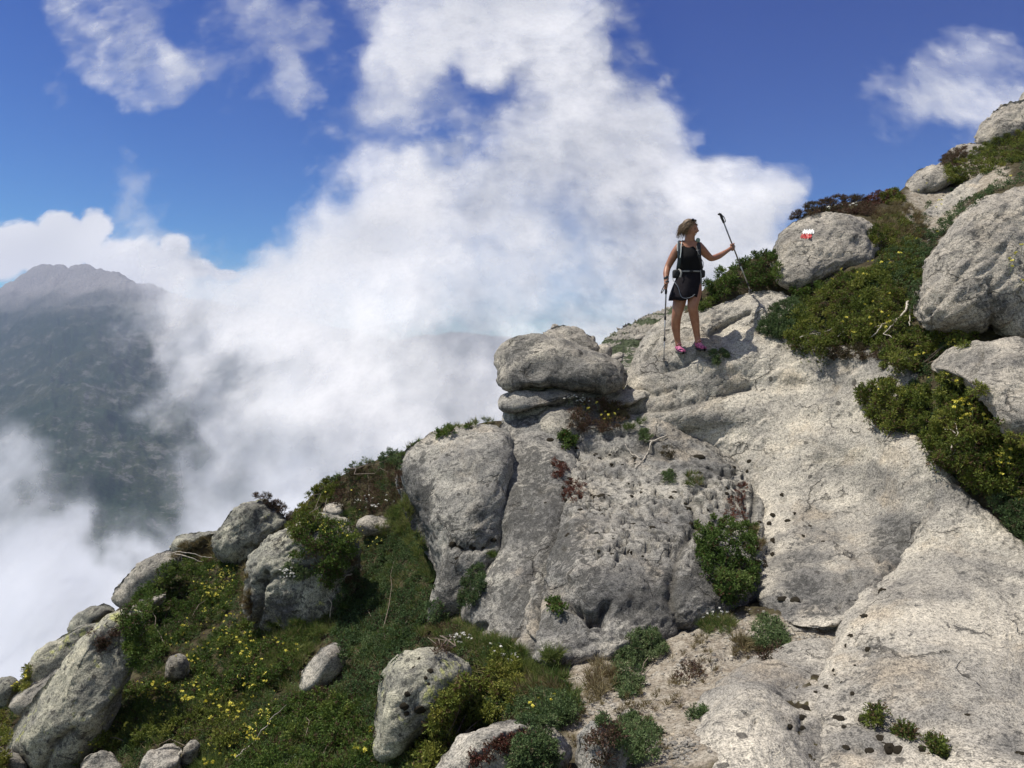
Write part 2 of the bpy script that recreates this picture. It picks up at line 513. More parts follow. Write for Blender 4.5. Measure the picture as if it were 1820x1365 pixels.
    dm_ = t.n('Mapping', None, Vector=cw, Rotation=(0, RAD(-38), 0), Scale=(8.0, 14.0, 38.0)).outputs[0]
    dash = t.math('MULTIPLY', t.ramp(t.noise(dm_, 1.0, 4, 0.6), 0.60, 0.66), min(1.0, 0.45 * striate))
    crk = t.math('MAXIMUM', crk, t.math('MAXIMUM', jm, dash))
    col = t.mix(t.math('MULTIPLY', crk, 0.6), col, (0.06, 0.055, 0.045))
    rgh = t.n('BsdfPrincipled', None, Base_Color=col, Roughness=0.88)
    rgh.inputs['Specular IOR Level'].default_value = 0.25
    # relief: foliation running up to the right, grain
    sm = t.n('Mapping', None, Vector=cw, Rotation=(0, RAD(-38), 0), Scale=(3.2, 9.0, 14.0)).outputs[0]
    stn = t.noise(sm, 1.0, 6, 0.6)
    h = t.math('ADD', t.math('MULTIPLY', mid, 0.028), t.math('MULTIPLY', stn, 0.014 * striate))
    h = t.math('ADD', h, t.math('MULTIPLY', t.noise(cw, 20.0, 6, 0.72), 0.019))
    h = t.math('ADD', h, t.math('MULTIPLY', g2, 0.0055))
    h = t.math('SUBTRACT', h, t.math('ADD', t.math('MULTIPLY', jm, 0.03), t.math('MULTIPLY', dash, 0.012)))
    t.set(rgh.inputs['Normal'], t.n('Bump', None, Strength=0.8, Distance=1.0 * bump, Height=h).outputs[0])
    return t.done(rgh)


G = {
    'slab': granite('pale_slab_granite', light=(0.445, 0.422, 0.370), dark=(0.27, 0.260, 0.237), patch=0.5, lichen=0.28, warm=0.3, striate=0.6, spots=0.10),
    'grey': granite('grey_boulder_granite', light=(0.36, 0.34, 0.295), dark=(0.19, 0.187, 0.172), patch=0.5, lichen=0.5, warm=0.2, striate=0.9, spots=0.2),
    'cliff': granite('pitted_cliff_granite', light=(0.375, 0.362, 0.325), dark=(0.215, 0.213, 0.203), patch=0.6, lichen=0.62, warm=0.25, striate=0.5, spots=0.3),
    'lich': granite('lichened_granite', light=(0.38, 0.375, 0.31), dark=(0.19, 0.195, 0.17), patch=0.55, lichen=0.75, warm=0.15, striate=0.3, spots=0.5, yellow=0.25),
    'yel': granite('yellow_lichened_granite', light=(0.40, 0.39, 0.31), dark=(0.22, 0.22, 0.19), patch=0.5, lichen=0.5, warm=0.1, striate=0.3, spots=0.5, yellow=0.6),
    'upper': granite('weathered_upper_granite', light=(0.38, 0.355, 0.31), dark=(0.24, 0.23, 0.208), patch=0.5, lichen=0.42, warm=0.15, striate=1.6, bump=1.1, spots=0.1),
}


def soil_mat():
    t = NT('gritty_soil')
    co = t.n('TexCoord').outputs['Object']
    n1 = t.noise(co, 2.2, 7, 0.62, 0.3)
    n2 = t.noise(co, 45, 5, 0.75)
    n3 = t.noise(co, 9, 6, 0.65)
    a = t.n('Attribute', {'attribute_name': 'bare'}).outputs['Fac']
    grit = t.mix(t.ramp(n3, 0.38, 0.64), (0.37, 0.345, 0.295), (0.24, 0.21, 0.17))
    grit = t.mixm('MULTIPLY', 1.0, grit, t.mix(t.ramp(n2, 0.3, 0.68), (0.5, 0.48, 0.45), (1.45, 1.42, 1.38)))
    hum = t.mix(t.ramp(n3, 0.4, 0.62), (0.045, 0.036, 0.022), (0.085, 0.075, 0.040))
    f = t.ramp(t.math('ADD', a, t.math('MULTIPLY', t.math('SUBTRACT', n1, 0.5), 0.9)), 0.38, 0.62)
    col = t.mix(f, hum, grit)
    b = t.n('BsdfPrincipled', None, Base_Color=col, Roughness=0.95)
    b.inputs['Specular IOR Level'].default_value = 0.15
    h = t.math('ADD', t.math('MULTIPLY', n3, 0.05), t.math('MULTIPLY', n2, 0.012))
    t.set(b.inputs['Normal'], t.n('Bump', None, Strength=1.0, Distance=1.0, Height=h).outputs[0])
    return t.done(b)


# ------------------------------------------------------------------ the hillside itself (ground under rocks and shrubs)
g_sil = polyline_y([(-1500, 2000), (-700, 1640), (-300, 1400), (0, 1235), (60, 1190), (130, 1135), (200, 1092), (300, 1000), (380, 958), (450, 935), (510, 925), (560, 875),
                    (600, 848), (640, 826), (720, 800), (760, 782), (850, 752), (900, 748), (1000, 728), (1060, 712), (1110, 690), (1150, 640), (1200, 575), (1250, 515),
                    (1300, 478), (1375, 448), (1410, 405), (1430, 380), (1500, 362), (1590, 352), (1640, 306), (1730, 268), (1820, 205), (2000, 100), (2400, -90), (3400, -500)])
_gp = [(0, 1365, 8.6), (-700, 1640, 11), (-700, 2100, 7), (0, 1240, 11.5), (130, 1140, 12), (250, 1200, 9.6), (250, 1365, 7.2), (380, 965, 13.5), (400, 1100, 10.6),
       (450, 1250, 7.9), (450, 1365, 6.4), (600, 1300, 6.8), (620, 1200, 7.8), (560, 880, 12.8), (640, 1000, 10.6), (700, 1120, 8.5), (720, 805, 12), (850, 755, 11.6),
       (850, 1150, 7.2), (850, 1300, 5.7), (850, 1365, 5.1), (1000, 1365, 4.5), (1050, 1240, 5.5), (1100, 1190, 6.2), (1300, 1110, 6.7), (1300, 1200, 5.4),
       (1200, 1365, 4.2), (1450, 1130, 6.2), (1500, 1365, 4.4), (1820, 1365, 4.2), (1820, 900, 7.0), (1700, 760, 7.6), (1600, 600, 9.2), (1500, 560, 9.9),
       (1450, 640, 9.9), (1300, 482, 11.3), (1250, 530, 11.05), (1375, 452, 11.7), (1200, 600, 10.75), (1345, 520, 11.0), (1210, 640, 10.4), (1400, 600, 10.4), (1100, 700, 10.6), (1000, 740, 10.6), (1150, 800, 10.0),
       (1200, 950, 9.2), (1500, 900, 8.6), (1700, 1000, 6.9), (1600, 1150, 5.7), (1820, 1180, 5.5), (1600, 450, 11), (1600, 360, 13.2), (1430, 385, 13), (1640, 310, 15.5), (1820, 210, 18.5),
       (1820, 330, 12), (1720, 330, 14), (1750, 600, 8.3), (2400, -80, 22), (2400, 600, 9), (2400, 1365, 4.4), (3400, -500, 28), (3400, 1365, 4.6),
       (1000, 2000, 2.6), (1000, 3500, 1.3), (2000, 2500, 2.2), (-500, 2500, 4.0), (0, 1800, 5.0), (2600, 2000, 3.0)]
gdepth_raw = rbf([(a, b) for a, b, c in _gp], [math.log(c) for a, b, c in _gp])
gdepth = lambda x, y: np.exp(gdepth_raw(x, y))

cols = np.concatenate([np.arange(-1500, -60, 40), np.arange(-60, 1880, 6.0), np.arange(1880, 3400, 40)])
tv = np.concatenate([np.linspace(-0.9, 0, 14)[:-1], np.linspace(0, 1, 150)])
gx = np.repeat(cols[None], len(tv), 0)
s0 = g_sil(cols)[None]
base = np.maximum(1480, s0 + 220)
gy = base + (s0 - base) * np.clip(tv, 0, 1)[:, None] + np.where(tv < 0, (-tv) ** 2 * 2800, 0)[:, None]
gd = gdepth(gx, gy)
v = W(gx.ravel(), gy.ravel(), gd.ravel())
edge = np.clip((1 - np.clip(tv, 0, 1)) * 9, 0, 1)[:, None] + 0 * gx
v[:, 2] += (fbm(v * 1.1, 4, 41) * 0.10 + fbm(v * 6, 3, 47) * 0.025) * (0.35 + 0.65 * edge.ravel())
v3 = v.reshape(len(tv), len(cols), 3)
back = []
last = v3[-1]
for dy, dz in ((0.5, -0.15), (1.5, -0.9), (5, -5), (14, -16), (40, -50), (110, -150), (300, -420)):
    b = last.copy(); b[:, 1] += dy; b[:, 2] += dz - 0.15 * np.abs(b[:, 0]) * 0
    back.append(b)
v = np.concatenate([v3, np.stack(back)], 0)
ground_v = v.reshape(-1, 3); ground_f = grid_faces(v.shape[0], len(cols))
me = new_mesh('hillside', ground_v, ground_f, [soil_mat()])
bare_f = bump_fn([(1250, 1180, 220, 100, 1), (1130, 1290, 160, 110, 1), (1450, 1130, 120, 50, 1), (1250, 1330, 120, 60, 1), (1080, 1200, 120, 60, .9), (930, 1200, 60, 60, .6), (1420, 1130, 90, 30, 1), (1660, 370, 80, 60, .9), (1740, 310, 80, 40, .9), (1290, 1130, 140, 40, .9), (900, 1220, 30, 20, .3),
                  (640, 1170, 30, 20, .5), (1100, 1240, 80, 70, 1), (1560, 620, 60, 25, .7)])
bare = np.zeros(v.shape[:2]); bare[:len(tv)] = bare_f(gx.ravel(), gy.ravel()).reshape(gx.shape)
attr(me, 'bare', bare.ravel())
tag(link('ground', me), 'steep mountain hillside of grit and dark humus', 'hillside', kind='structure')

SURF = [(ground_v, ground_f)]       # everything plants can stand on


# ------------------------------------------------------------------ rocks
def chaikin(pts, it=2):
    p = np.asarray(pts, float)
    for _ in range(it):
        q = np.roll(p, -1, 0)
        p = np.stack([0.75 * p + 0.25 * q, 0.25 * p + 0.75 * q], 1).reshape(-1, 2)
    return p


def star_radius(poly, c, th):
    a = poly - c; b = np.roll(poly, -1, 0) - c
    d = np.stack([np.cos(th), np.sin(th)], -1)
    R = np.zeros(len(th))
    for k in range(len(poly)):
        e = b[k] - a[k]
        den = d[:, 0] * e[1] - d[:, 1] * e[0]
        den = np.where(np.abs(den) < 1e-9, 1e-9, den)
        tt = (a[k][0] * e[1] - a[k][1] * e[0]) / den
        s = (a[k][0] * d[:, 1] - a[k][1] * d[:, 0]) / den
        ok = (tt > 0) & (s >= -1e-6) & (s <= 1 + 1e-6)
        R = np.where(ok, np.maximum(R, tt), R)
    return R


def seg_dist(px, py, pts):
    best = np.full(px.shape, 1e9)
    for (x0, y0), (x1, y1) in zip(pts[:-1], pts[1:]):
        dx, dy = x1 - x0, y1 - y0
        t_ = np.clip(((px - x0) * dx + (py - y0) * dy) / (dx * dx + dy * dy + 1e-9), 0, 1)
        best = np.minimum(best, np.hypot(px - x0 - t_ * dx, py - y0 - t_ * dy))
    return best


ROCKS = {}
EMB = 0.0
FACET = 0
_rk = [0]


def rock(outline, dt, db, T, mat, label=None, cat='boulder', name='boulder', gx=0.0, p=2.4, back=None, bulges=(), cracks=(), pits=(), stain_shades=(),
         lump=0.05, rough=0.012, stri=0.012, step=3.4, parent=None, group=None, kind=None, key=None, chai=2, jag=0.0, c=None, emb=None, fol=None, facet=None, pitty=()):
    facet = FACET if facet is None else facet
    emb = EMB if emb is None else emb
    """a closed stone: outline in photograph pixels at real distances dt (top) .. db (bottom), bulging T metres towards the viewer"""
    _rk[0] += 1
    seed = _rk[0] * 13 % 97
    poly = chaikin(outline, chai)
    if c is None:
        c = 0.5 * (poly.min(0) + poly.max(0)) * 0.4 + poly.mean(0) * 0.6
    c = np.asarray(c, float)
    vis_step = step
    tha = np.linspace(-math.pi, math.pi, 721)
    Ra = np.maximum(star_radius(poly, c, tha), 4)
    for _ in range(3): Ra = 0.5 * Ra + 0.25 * (np.concatenate([Ra[-2:-1], Ra[:-1]]) + np.concatenate([Ra[1:], Ra[1:2]]))
    Rf = lambda a: np.interp((a + math.pi) % (2 * math.pi) - math.pi, tha, Ra)
    N = int(np.clip(2.3 * Ra.mean() / vis_step, 16, 420))
    uu = np.linspace(-1, 1, N)
    U, V_ = np.meshgrid(uu, uu)
    xd = U * np.sqrt(1 - V_ ** 2 / 2); yd = V_ * np.sqrt(1 - U ** 2 / 2)
    rr_ = np.hypot(xd, yd); rim = (np.abs(U) > 1 - 1e-9) | (np.abs(V_) > 1 - 1e-9)
    rr_[rim] = 1.0
    an_ = np.arctan2(yd, xd)
    rho_f = np.sin(np.clip(rr_, 0, 1) * math.pi / 2) ** 0.9
    hf = np.clip(1 - rho_f ** p, 0, 1) ** (1 / p); hf[rim] = 0
    loop = np.concatenate([np.arange(N - 1), np.arange(N - 1) * N + N - 1, N * N - 1 - np.arange(N - 1), (N - 1 - np.arange(N - 1)) * N])
    nb = max(7, N // 10)
    rho_b = np.sin(np.linspace(1, 0.02, nb + 1)[1:] * math.pi / 2); hb = -(1 - rho_b ** 2) ** 0.5
    ang_b = an_.ravel()[loop]; nth = len(loop)
    rho = np.concatenate([rho_f.ravel(), np.repeat(rho_b, nth)])
    h = np.concatenate([hf.ravel(), np.repeat(hb, nth)])
    th = np.concatenate([an_.ravel(), np.tile(ang_b, nb)])
    R = Rf(th)
    px = c[0] + rho * R * np.cos(th); py = c[1] + rho * R * np.sin(th)
    q0 = grid_faces(N, N)
    lp = np.concatenate([loop, [loop[0]]]); f1_ = N * N + np.arange(nth + 1) % nth
    q1 = np.stack([lp[:-1], f1_[:-1], f1_[1:], lp[1:]], -1)
    q2 = grid_faces(nb, nth, True)[:, ::-1] + N * N
    quads = np.concatenate([q0, q1[:, ::-1], q2[:, ::-1]])
    y0, y1 = poly[:, 1].min(), poly[:, 1].max()
    if back is None:
        back = T * 1.2
    Dp = dt + (db - dt) * (py - y0) / (y1 - y0) + gx * (px - c[0])
    if fol is not None:
        Dp = gdepth(px, np.minimum(py, 1800)) + fol
    if emb:
        gb = float(gdepth(np.array([c[0]]), np.array([min(y1, 1500) - emb * (y1 - y0)]))[0]) + 0.1 * T
        k_ = gb / db; db *= k_; dt = db + 0.10 * (y1 - y0) / FPX * db
        Dp = dt + (db - dt) * (py - y0) / (y1 - y0) + gx * (px - c[0])
    size = (poly.max(0) - poly.min(0)).mean() / FPX * 0.5 * (dt + db)
    off = np.where(h > 0, h * T, h * back)
    w = np.clip(h, 0, 1) ** 0.5
    for (x, y, rx, ry, a) in bulges:
        off = off + a * w * np.exp(-((px - x) / rx) ** 2 - ((py - y) / ry) ** 2)
    D = Dp - off
    v = W(px.ravel(), py.ravel(), D.ravel())
    if facet:
        fr_ = np.random.RandomState(seed + 31)
        c3 = v.mean(0); ext = np.percentile(np.abs(v - c3), 97, axis=0) + 1e-6
        for _ in range(facet):
            nn_ = fr_.normal(size=3); nn_[1] = -abs(nn_[1]) * 1.2; nn_ /= np.linalg.norm(nn_)
            q_ = (v - c3) / ext
            over = np.maximum(0, q_ @ nn_ - fr_.uniform(.68, .92))
            v = v - 0.85 * over[:, None] * nn_ * ext
    f = quads
    n = normals_of(v, f)
    # outward orientation
    cen = v.mean(0)
    if ((v - cen) * n).sum() < 0:
        f = f[:, ::-1]; n = -n
    disp = fbm(v / max(size, 0.3) * 1.7, 3, seed) * lump * min(size, 1.6)
    rg = 1 - np.abs(noise3(v * 3.1 / max(min(size, 1), .4), seed + 5)) * 2
    disp = disp + (rg - 0.4) * lump * 0.35 * min(size, 1)
    disp = disp + fbm(v * 9.0, 3, seed + 9, 0.6) * rough
    if jag:
        disp = disp + jag * (np.abs((fbm(v * 2.6, 2, seed + 17) * 2.5) % 1 - 0.5) - 0.25)
    ca, sa = math.cos(RAD(38)), math.sin(RAD(38))
    q = np.stack([(v[:, 0] * ca + v[:, 2] * sa) * 4.0, v[:, 1] * 8, (-v[:, 0] * sa + v[:, 2] * ca) * 17.0], -1)
    disp = disp + fbm(q, 3, seed + 3, 0.55) * stri
    fr = h > -0.05
    crk = np.zeros(len(v))
    X, Y_ = px.ravel(), py.ravel()
    wob = noise3(np.stack([X / 11., Y_ / 11., X * 0 + seed], -1), 2) * 3.0
    for (pts, wd, dep) in cracks:
        ds = np.maximum(seg_dist(X, Y_, pts) + wob * min(1, wd / 5), 0)
        g = np.exp(-(ds / wd) ** 2) * fr.ravel()
        disp = disp - dep * g
        crk = np.maximum(crk, g ** 1.5 * min(1, dep / 0.05))
    if pitty:
        reg = bump_fn(pitty)(X, Y_)
        pn = noise3(v * 13.0, seed + 40) + 0.5 * noise3(v * 27.0, seed + 41)
        pm = smooth((pn * 1.0 + reg * 0.62 - 0.56) * 4.0) * (reg > 0.02) * fr.ravel()
        disp = disp - 0.055 * pm + 0.02 * reg * noise3(v * 7, seed + 43)
        crk = np.maximum(crk, 0.9 * pm)
    for (x, y, r, dep) in pits:
        rr = np.hypot((X - x), (Y_ - y) * 1.15) + wob * r / 12
        g = smooth(1.35 - rr / r) * fr.ravel()
        disp = disp - dep * g
        crk = np.maximum(crk, 0.85 * smooth(1.2 - rr / r) * fr.ravel())
    v = v + n * disp[:, None]
    # close the back
    v = np.concatenate([v, v[-nth:].mean(0)[None]], 0)
    k = len(v) - 1
    jj = np.arange(nth); j2 = (jj + 1) % nth; b0 = N * N + (nb - 1) * nth
    cap = np.stack([b0 + jj, b0 + j2, np.full(nth, k)], -1)
    # wind it like the ring it closes: that ring walks its outer edge as (j2, jj) or (jj, j2)
    last = f[-1]
    li = list(last)
    a_, b_ = b0 + nth - 1, b0
    fwd_ = any(li[x] == a_ and li[(x + 1) % 4] == b_ for x in range(4))
    if fwd_: cap = cap[:, ::-1]
    org = np.array([v[:, 0].mean(), v[:, 1].mean(), v[:, 2].min()])
    me = new_mesh(name, v - org, [f, cap], [mat])
    stv = np.zeros(len(v))
    if stain_shades:
        stv[:k] = bump_fn(stain_shades)(X, Y_)
    attr(me, 'stain', stv)
    attr(me, 'crack', np.concatenate([crk, [0]]))
    loc = org if parent is None else org - np.array(parent.location)
    o = link(name, me, parent, loc)
    if parent is None:
        tag(o, label, cat, group, kind)
    elif label:
        tag(o, label)
    SURF.append((v, f))
    if key:
        ROCKS[key] = o
    return o


SL, GR, CL, LI, YE, UP = (G[k] for k in ('slab', 'grey', 'cliff', 'lich', 'yel', 'upper'))

# balanced boulder and the stones under it
rock([(884, 660), (886, 630), (905, 607), (930, 599), (965, 597), (995, 602), (1030, 612), (1065, 632), (1098, 642), (1113, 656), (1113, 680), (1104, 691), (1060, 694),
      (1020, 690), (960, 691), (905, 694), (888, 686)], 10.7, 10.1, 0.55, GR, 'big rounded grey boulder balanced on a thin ledge, left of the hiker', p=3.0, lump=0.07,
     cracks=[([(1085, 640), (1062, 660), (1058, 690)], 5, 0.03)], stain_shades=[(980, 665, 120, 40, .9), (920, 640, 40, 40, .6)], key='cap', step=3)
rock([(958, 608), (970, 590), (985, 582), (1012, 580), (1035, 590), (1052, 603), (1066, 622), (1050, 640), (1000, 640), (965, 625)], 11.3, 10.9, 0.3, UP,
     'small tawny rock peeping over the top of the balanced boulder', p=2.2, lump=0.12, jag=0.05)
rock([(1058, 622), (1070, 610), (1085, 613), (1090, 630), (1078, 645), (1060, 640)], 11.3, 11.2, 0.15, SL, 'fist-sized pale stone just right of the tawny rock top')
rock([(884, 728), (890, 706), (906, 695), (960, 691), (1010, 690), (1045, 693), (1040, 704), (1003, 716), (952, 729), (908, 736)], 10.3, 10.05, 0.5, CL,
     'thin grey ledge stone wedged under the balanced boulder', p=3.5, lump=0.05, cat='ledge stone', step=3)
rock([(950, 752), (962, 730), (1000, 718), (1036, 730), (1048, 760), (1030, 785), (985, 790), (955, 775)], 9.95, 9.6, 0.28, GR, 'rounded grey stone in the shade below the ledge stone')
rock([(1070, 712), (1085, 697), (1115, 692), (1165, 694), (1160, 704), (1130, 716), (1085, 728)], 10.4, 10.0, 0.25, SL, 'flat pale slab lying right of the balanced boulder', cat='slab', p=3)

rock([(892, 760), (898, 728), (930, 706), (1000, 680), (1070, 672), (1120, 700), (1110, 770), (1050, 800), (940, 800)], 10.5, 9.9, 0.35, CL, 'shaded bedrock step carrying the thin ledge stone', cat='rock step', name='rock', p=3)

# the main outcrop: overlapping lobes of one mass of bedrock
outcrop = empty('granite_outcrop', (1.6, 8.4, -2.6))
tag(outcrop, 'huge pale granite outcrop of smooth lobes filling the centre and lower right', 'rock outcrop')
rock([(712, 850), (713, 815), (735, 790), (770, 774), (820, 762), (870, 755), (905, 765), (920, 800), (915, 870), (908, 960), (885, 1040), (850, 1085), (810, 1105), (768, 1118),
      (759, 1095), (775, 1050), (779, 1015), (762, 975), (738, 930), (720, 885)], 9.7, 8.5, 0.75, CL, name='rock_lobe', parent=outcrop, p=2.7, gx=-0.0022,
     cracks=[([(800, 965), (830, 975), (880, 968)], 5, 0.05), ([(770, 1060), (800, 1010), (790, 960)], 3, 0.02)],
     pits=[(805, 968, 6, .04), (818, 974, 5, .04), (840, 972, 6, .04), (858, 976, 5, .04), (876, 960, 6, .04), (812, 990, 5, .03), (835, 995, 5, .03)], stain_shades=[(742, 900, 30, 110, 1), (800, 1010, 60, 50, .7)], key='A')
rock([(882, 790), (890, 755), (920, 738), (960, 742), (1000, 760), (1030, 800), (1040, 860), (1030, 930), (1000, 1000), (970, 1080), (960, 1150), (935, 1175), (890, 1150),
      (838, 1118), (815, 1090), (830, 1060), (868, 1005), (886, 950), (888, 880)], 10.0, 7.15, 0.55, CL, name='rock_lobe', parent=outcrop, p=2.4, gx=-0.0022,
     pits=[(858, 1115, 11, .10), (960, 870, 8, .05), (945, 905, 6, .04)], stain_shades=[(930, 900, 80, 190, .8), (990, 900, 50, 120, .8), (900, 1080, 80, 60, .7)], key='B')
pitsC = []
pr = np.random.RandomState(5)
for (cx_, cy_, rx_, ry_, n_) in ((1010, 870, 45, 60, 26), (1100, 905, 80, 28, 18), (1230, 900, 50, 45, 14), (1000, 815, 40, 40, 12), (1120, 960, 110, 40, 18), (1290, 850, 35, 35, 12), (1080, 815, 60, 25, 9),
                              (1150, 865, 60, 30, 6)):
    for _ in range(n_):
        pitsC.append((cx_ + pr.normal() * rx_ * .6, cy_ + pr.normal() * ry_ * .6, pr.uniform(2.6, 5.5) * (0.8 + 0.9 * pr.rand() ** 4), pr.uniform(.015, .04)))
rock([(950, 860), (975, 800), (1010, 752), (1080, 735), (1160, 745), (1230, 775), (1310, 810), (1360, 870), (1375, 960), (1370, 1040), (1340, 1085), (1280, 1112), (1220, 1135),
      (1170, 1152), (1110, 1175), (1040, 1188), (975, 1195), (935, 1165), (930, 1100), (945, 1030), (968, 960), (960, 900)], 10.1, 6.35, 0.60, CL, name='rock_lobe', parent=outcrop, p=2.5,
     bulges=[(1040, 1010, 75, 90, 0.38), (1200, 1010, 110, 80, 0.24), (1080, 800, 110, 35, -0.12), (1250, 1080, 60, 30, 0.1), (1140, 1130, 60, 40, .08), (1330, 880, 30, 60, -.12)],
     cracks=[([(1010, 1076), (1040, 1090), (1068, 1092), (1078, 1078)], 7, 0.12), ([(1262, 828), (1300, 840), (1322, 860), (1328, 900)], 4, 0.06), ([(992, 765), (1002, 850), (985, 930), (962, 1010), (948, 1090), (935, 1160)], 9, 0.10), ([(1215, 1125), (1190, 1060), (1205, 980), (1240, 930)], 8, 0.05), ([(1345, 860), (1338, 930), (1345, 1010)], 6, .05),
             ([(1040, 790), (1090, 800), (1150, 790), (1190, 810)], 7, .04), ([(1085, 770), (1130, 765), (1180, 780)], 5, .03)],
     pitty=[(1010, 870, 55, 60, 1), (1120, 905, 110, 32, 1), (1250, 890, 60, 50, 1), (1000, 815, 40, 40, .9), (1130, 965, 120, 40, .8), (1295, 850, 40, 45, 1), (1080, 830, 80, 30, .8), (1150, 865, 60, 30, .7), (1250, 960, 60, 60, .7)],
     pits=[(1052, 1100, 12, .12), (1070, 1103, 9, .12)], stain_shades=[(1150, 1070, 190, 80, 1), (1000, 960, 60, 110, .7), (1270, 1040, 100, 80, .9), (990, 830, 40, 60, .5), (1160, 960, 160, 40, .4), (1000, 1130, 70, 60, .8), (975, 900, 25, 160, .9), (1330, 1040, 30, 70, .8)], key='C', step=2.8, rough=0.018)  # low blobs darken the stone as lichen and as painted overhang shade
rock([(1040, 762), (1085, 735), (1118, 700), (1120, 668), (1138, 620), (1150, 590), (1175, 566), (1215, 553), (1262, 544), (1300, 522), (1345, 508), (1395, 512), (1425, 540), (1450, 600), (1500, 622),
      (1560, 616), (1602, 625), (1625, 660), (1605, 720), (1595, 760), (1650, 800), (1700, 870), (1680, 930), (1630, 985), (1575, 1040), (1515, 1108), (1455, 1122), (1390, 1112), (1345, 1070), (1325, 960),
      (1320, 880), (1270, 800), (1180, 775), (1100, 780)], 11.4, 6.85, 0.42, SL, fol=0.10, name='rock_lobe', parent=outcrop, p=3.6, gx=-0.0004, c=(1385, 735),
     bulges=[(1400, 900, 120, 130, 0.22), (1570, 730, 40, 40, -0.12), (1230, 735, 80, 22, .10), (1500, 1000, 80, 60, .08), (1345, 545, 60, 22, 0.14), (1285, 590, 20, 35, -0.22), (1180, 600, 40, 40, 0.10),
              (1320, 640, 80, 30, .10), (1400, 690, 90, 16, -.06), (1480, 780, 70, 25, .05)],
     cracks=[([(1180, 660), (1215, 650), (1245, 630), (1262, 640)], 4, 0.04), ([(1262, 595), (1300, 570), (1330, 555)], 5, 0.06), ([(1160, 590), (1200, 575), (1240, 560)], 4, .04),
             ([(1150, 640), (1175, 600), (1200, 590)], 4, .04), ([(1195, 575), (1225, 600), (1260, 600)], 3, .03), ([(1120, 735), (1200, 722), (1270, 705), (1330, 690)], 5, 0.05),
             ([(1430, 815), (1460, 818)], 4, 0.03), ([(1560, 770), (1566, 800)], 4, 0.03), ([(1500, 640), (1510, 665), (1480, 700)], 4, .02), ([(1120, 698), (1165, 700), (1200, 690)], 4, .04)],
     pits=[(1390, 880, 4, .03), (1375, 915, 4, .03), (1412, 912, 4, .03), (1360, 1000, 5, .03), (1375, 960, 4, .03), (1372, 985, 4, .03), (1400, 925, 4, .03), (1345, 975, 4, .03), (1440, 935, 4, .02),
           (1428, 952, 4, .03), (1565, 1000, 6, .04), (1510, 1032, 6, .04), (1490, 1075, 6, .04), (1395, 1060, 5, .04), (1420, 1065, 5, .03)],
     stain_shades=[(1470, 1050, 130, 60, 1), (1590, 960, 60, 90, 1), (1420, 1000, 110, 80, .8), (1380, 1080, 50, 30, 1), (1350, 540, 50, 20, .4), (1600, 850, 40, 50, .4), (1240, 715, 60, 16, .5)], key='D', step=2.9, rough=0.016)
rock([(1548, 742), (1600, 745), (1660, 800), (1700, 872), (1760, 920), (1820, 965), (1960, 1060), (1990, 1400), (1900, 1560), (1600, 1580), (1470, 1520), (1440, 1400), (1450, 1280), (1465, 1180), (1490, 1120),
      (1525, 1060), (1575, 1005), (1606, 960), (1614, 900), (1582, 830)], 8.9, 3.3, 0.40, SL, fol=0.12, name='rock_lobe', parent=outcrop, p=3.0,
     bulges=[(1710, 1030, 60, 40, 0.08), (1600, 1180, 90, 90, .10), (1760, 1200, 120, 80, .08), (1660, 1290, 140, 12, -.05)],
     cracks=[([(1520, 1142), (1550, 1132), (1566, 1118)], 4, 0.025), ([(1745, 1015), (1780, 1018)], 4, .02), ([(1540, 1282), (1600, 1295), (1700, 1320)], 8, .035), ([(1655, 1078), (1668, 1072)], 4, .02)],
     pits=[(1562, 1048, 7, .03), (1560, 1058, 7, .03), (1538, 1094, 6, .03), (1514, 1130, 7, .03), (1541, 1154, 9, .04), (1480, 1192, 5, .02), (1484, 1200, 5, .02), (1468, 1222, 8, .03), (1514, 1232, 5, .02),
           (1502, 1148, 5, .02), (1565, 1312, 10, .03), (1580, 1332, 14, .04), (1530, 1334, 8, .03), (1500, 1180, 4, .02), (1600, 1334, 8, .03), (1528, 1275, 9, .03), (1640, 1330, 9, .03), (1680, 1334, 10, .03)],
     stain_shades=[(1600, 1330, 150, 50, .45), (1800, 1330, 60, 60, .6), (1720, 1020, 50, 30, .5), (1545, 1210, 40, 60, .35)], key='E1', step=3.2, c=(1690, 1010))
rock([(1222, 1345), (1235, 1275), (1275, 1212), (1340, 1172), (1400, 1160), (1455, 1135), (1490, 1150), (1510, 1230), (1530, 1400), (1500, 1540), (1260, 1540), (1215, 1430)], 6.4, 3.5, 0.4, SL, fol=0.2,
     name='rock_lobe', parent=outcrop, p=3.0, bulges=[(1330, 1260, 60, 60, 0.08), (1430, 1200, 30, 40, -.06)],
     cracks=[([(1220, 1340), (1210, 1365)], 5, .03), ([(1300, 1275), (1350, 1262)], 3, .015), ([(1410, 1232), (1440, 1240), (1470, 1250)], 4, .02)],
     pits=[(1406, 1232, 5, .02), (1422, 1236, 6, .02), (1432, 1260, 10, .03), (1426, 1275, 8, .03), (1404, 1290, 6, .02), (1425, 1293, 7, .02), (1344, 1277, 5, .02)],
     stain_shades=[(1440, 1300, 60, 60, .4)], key='E2', step=3.2)

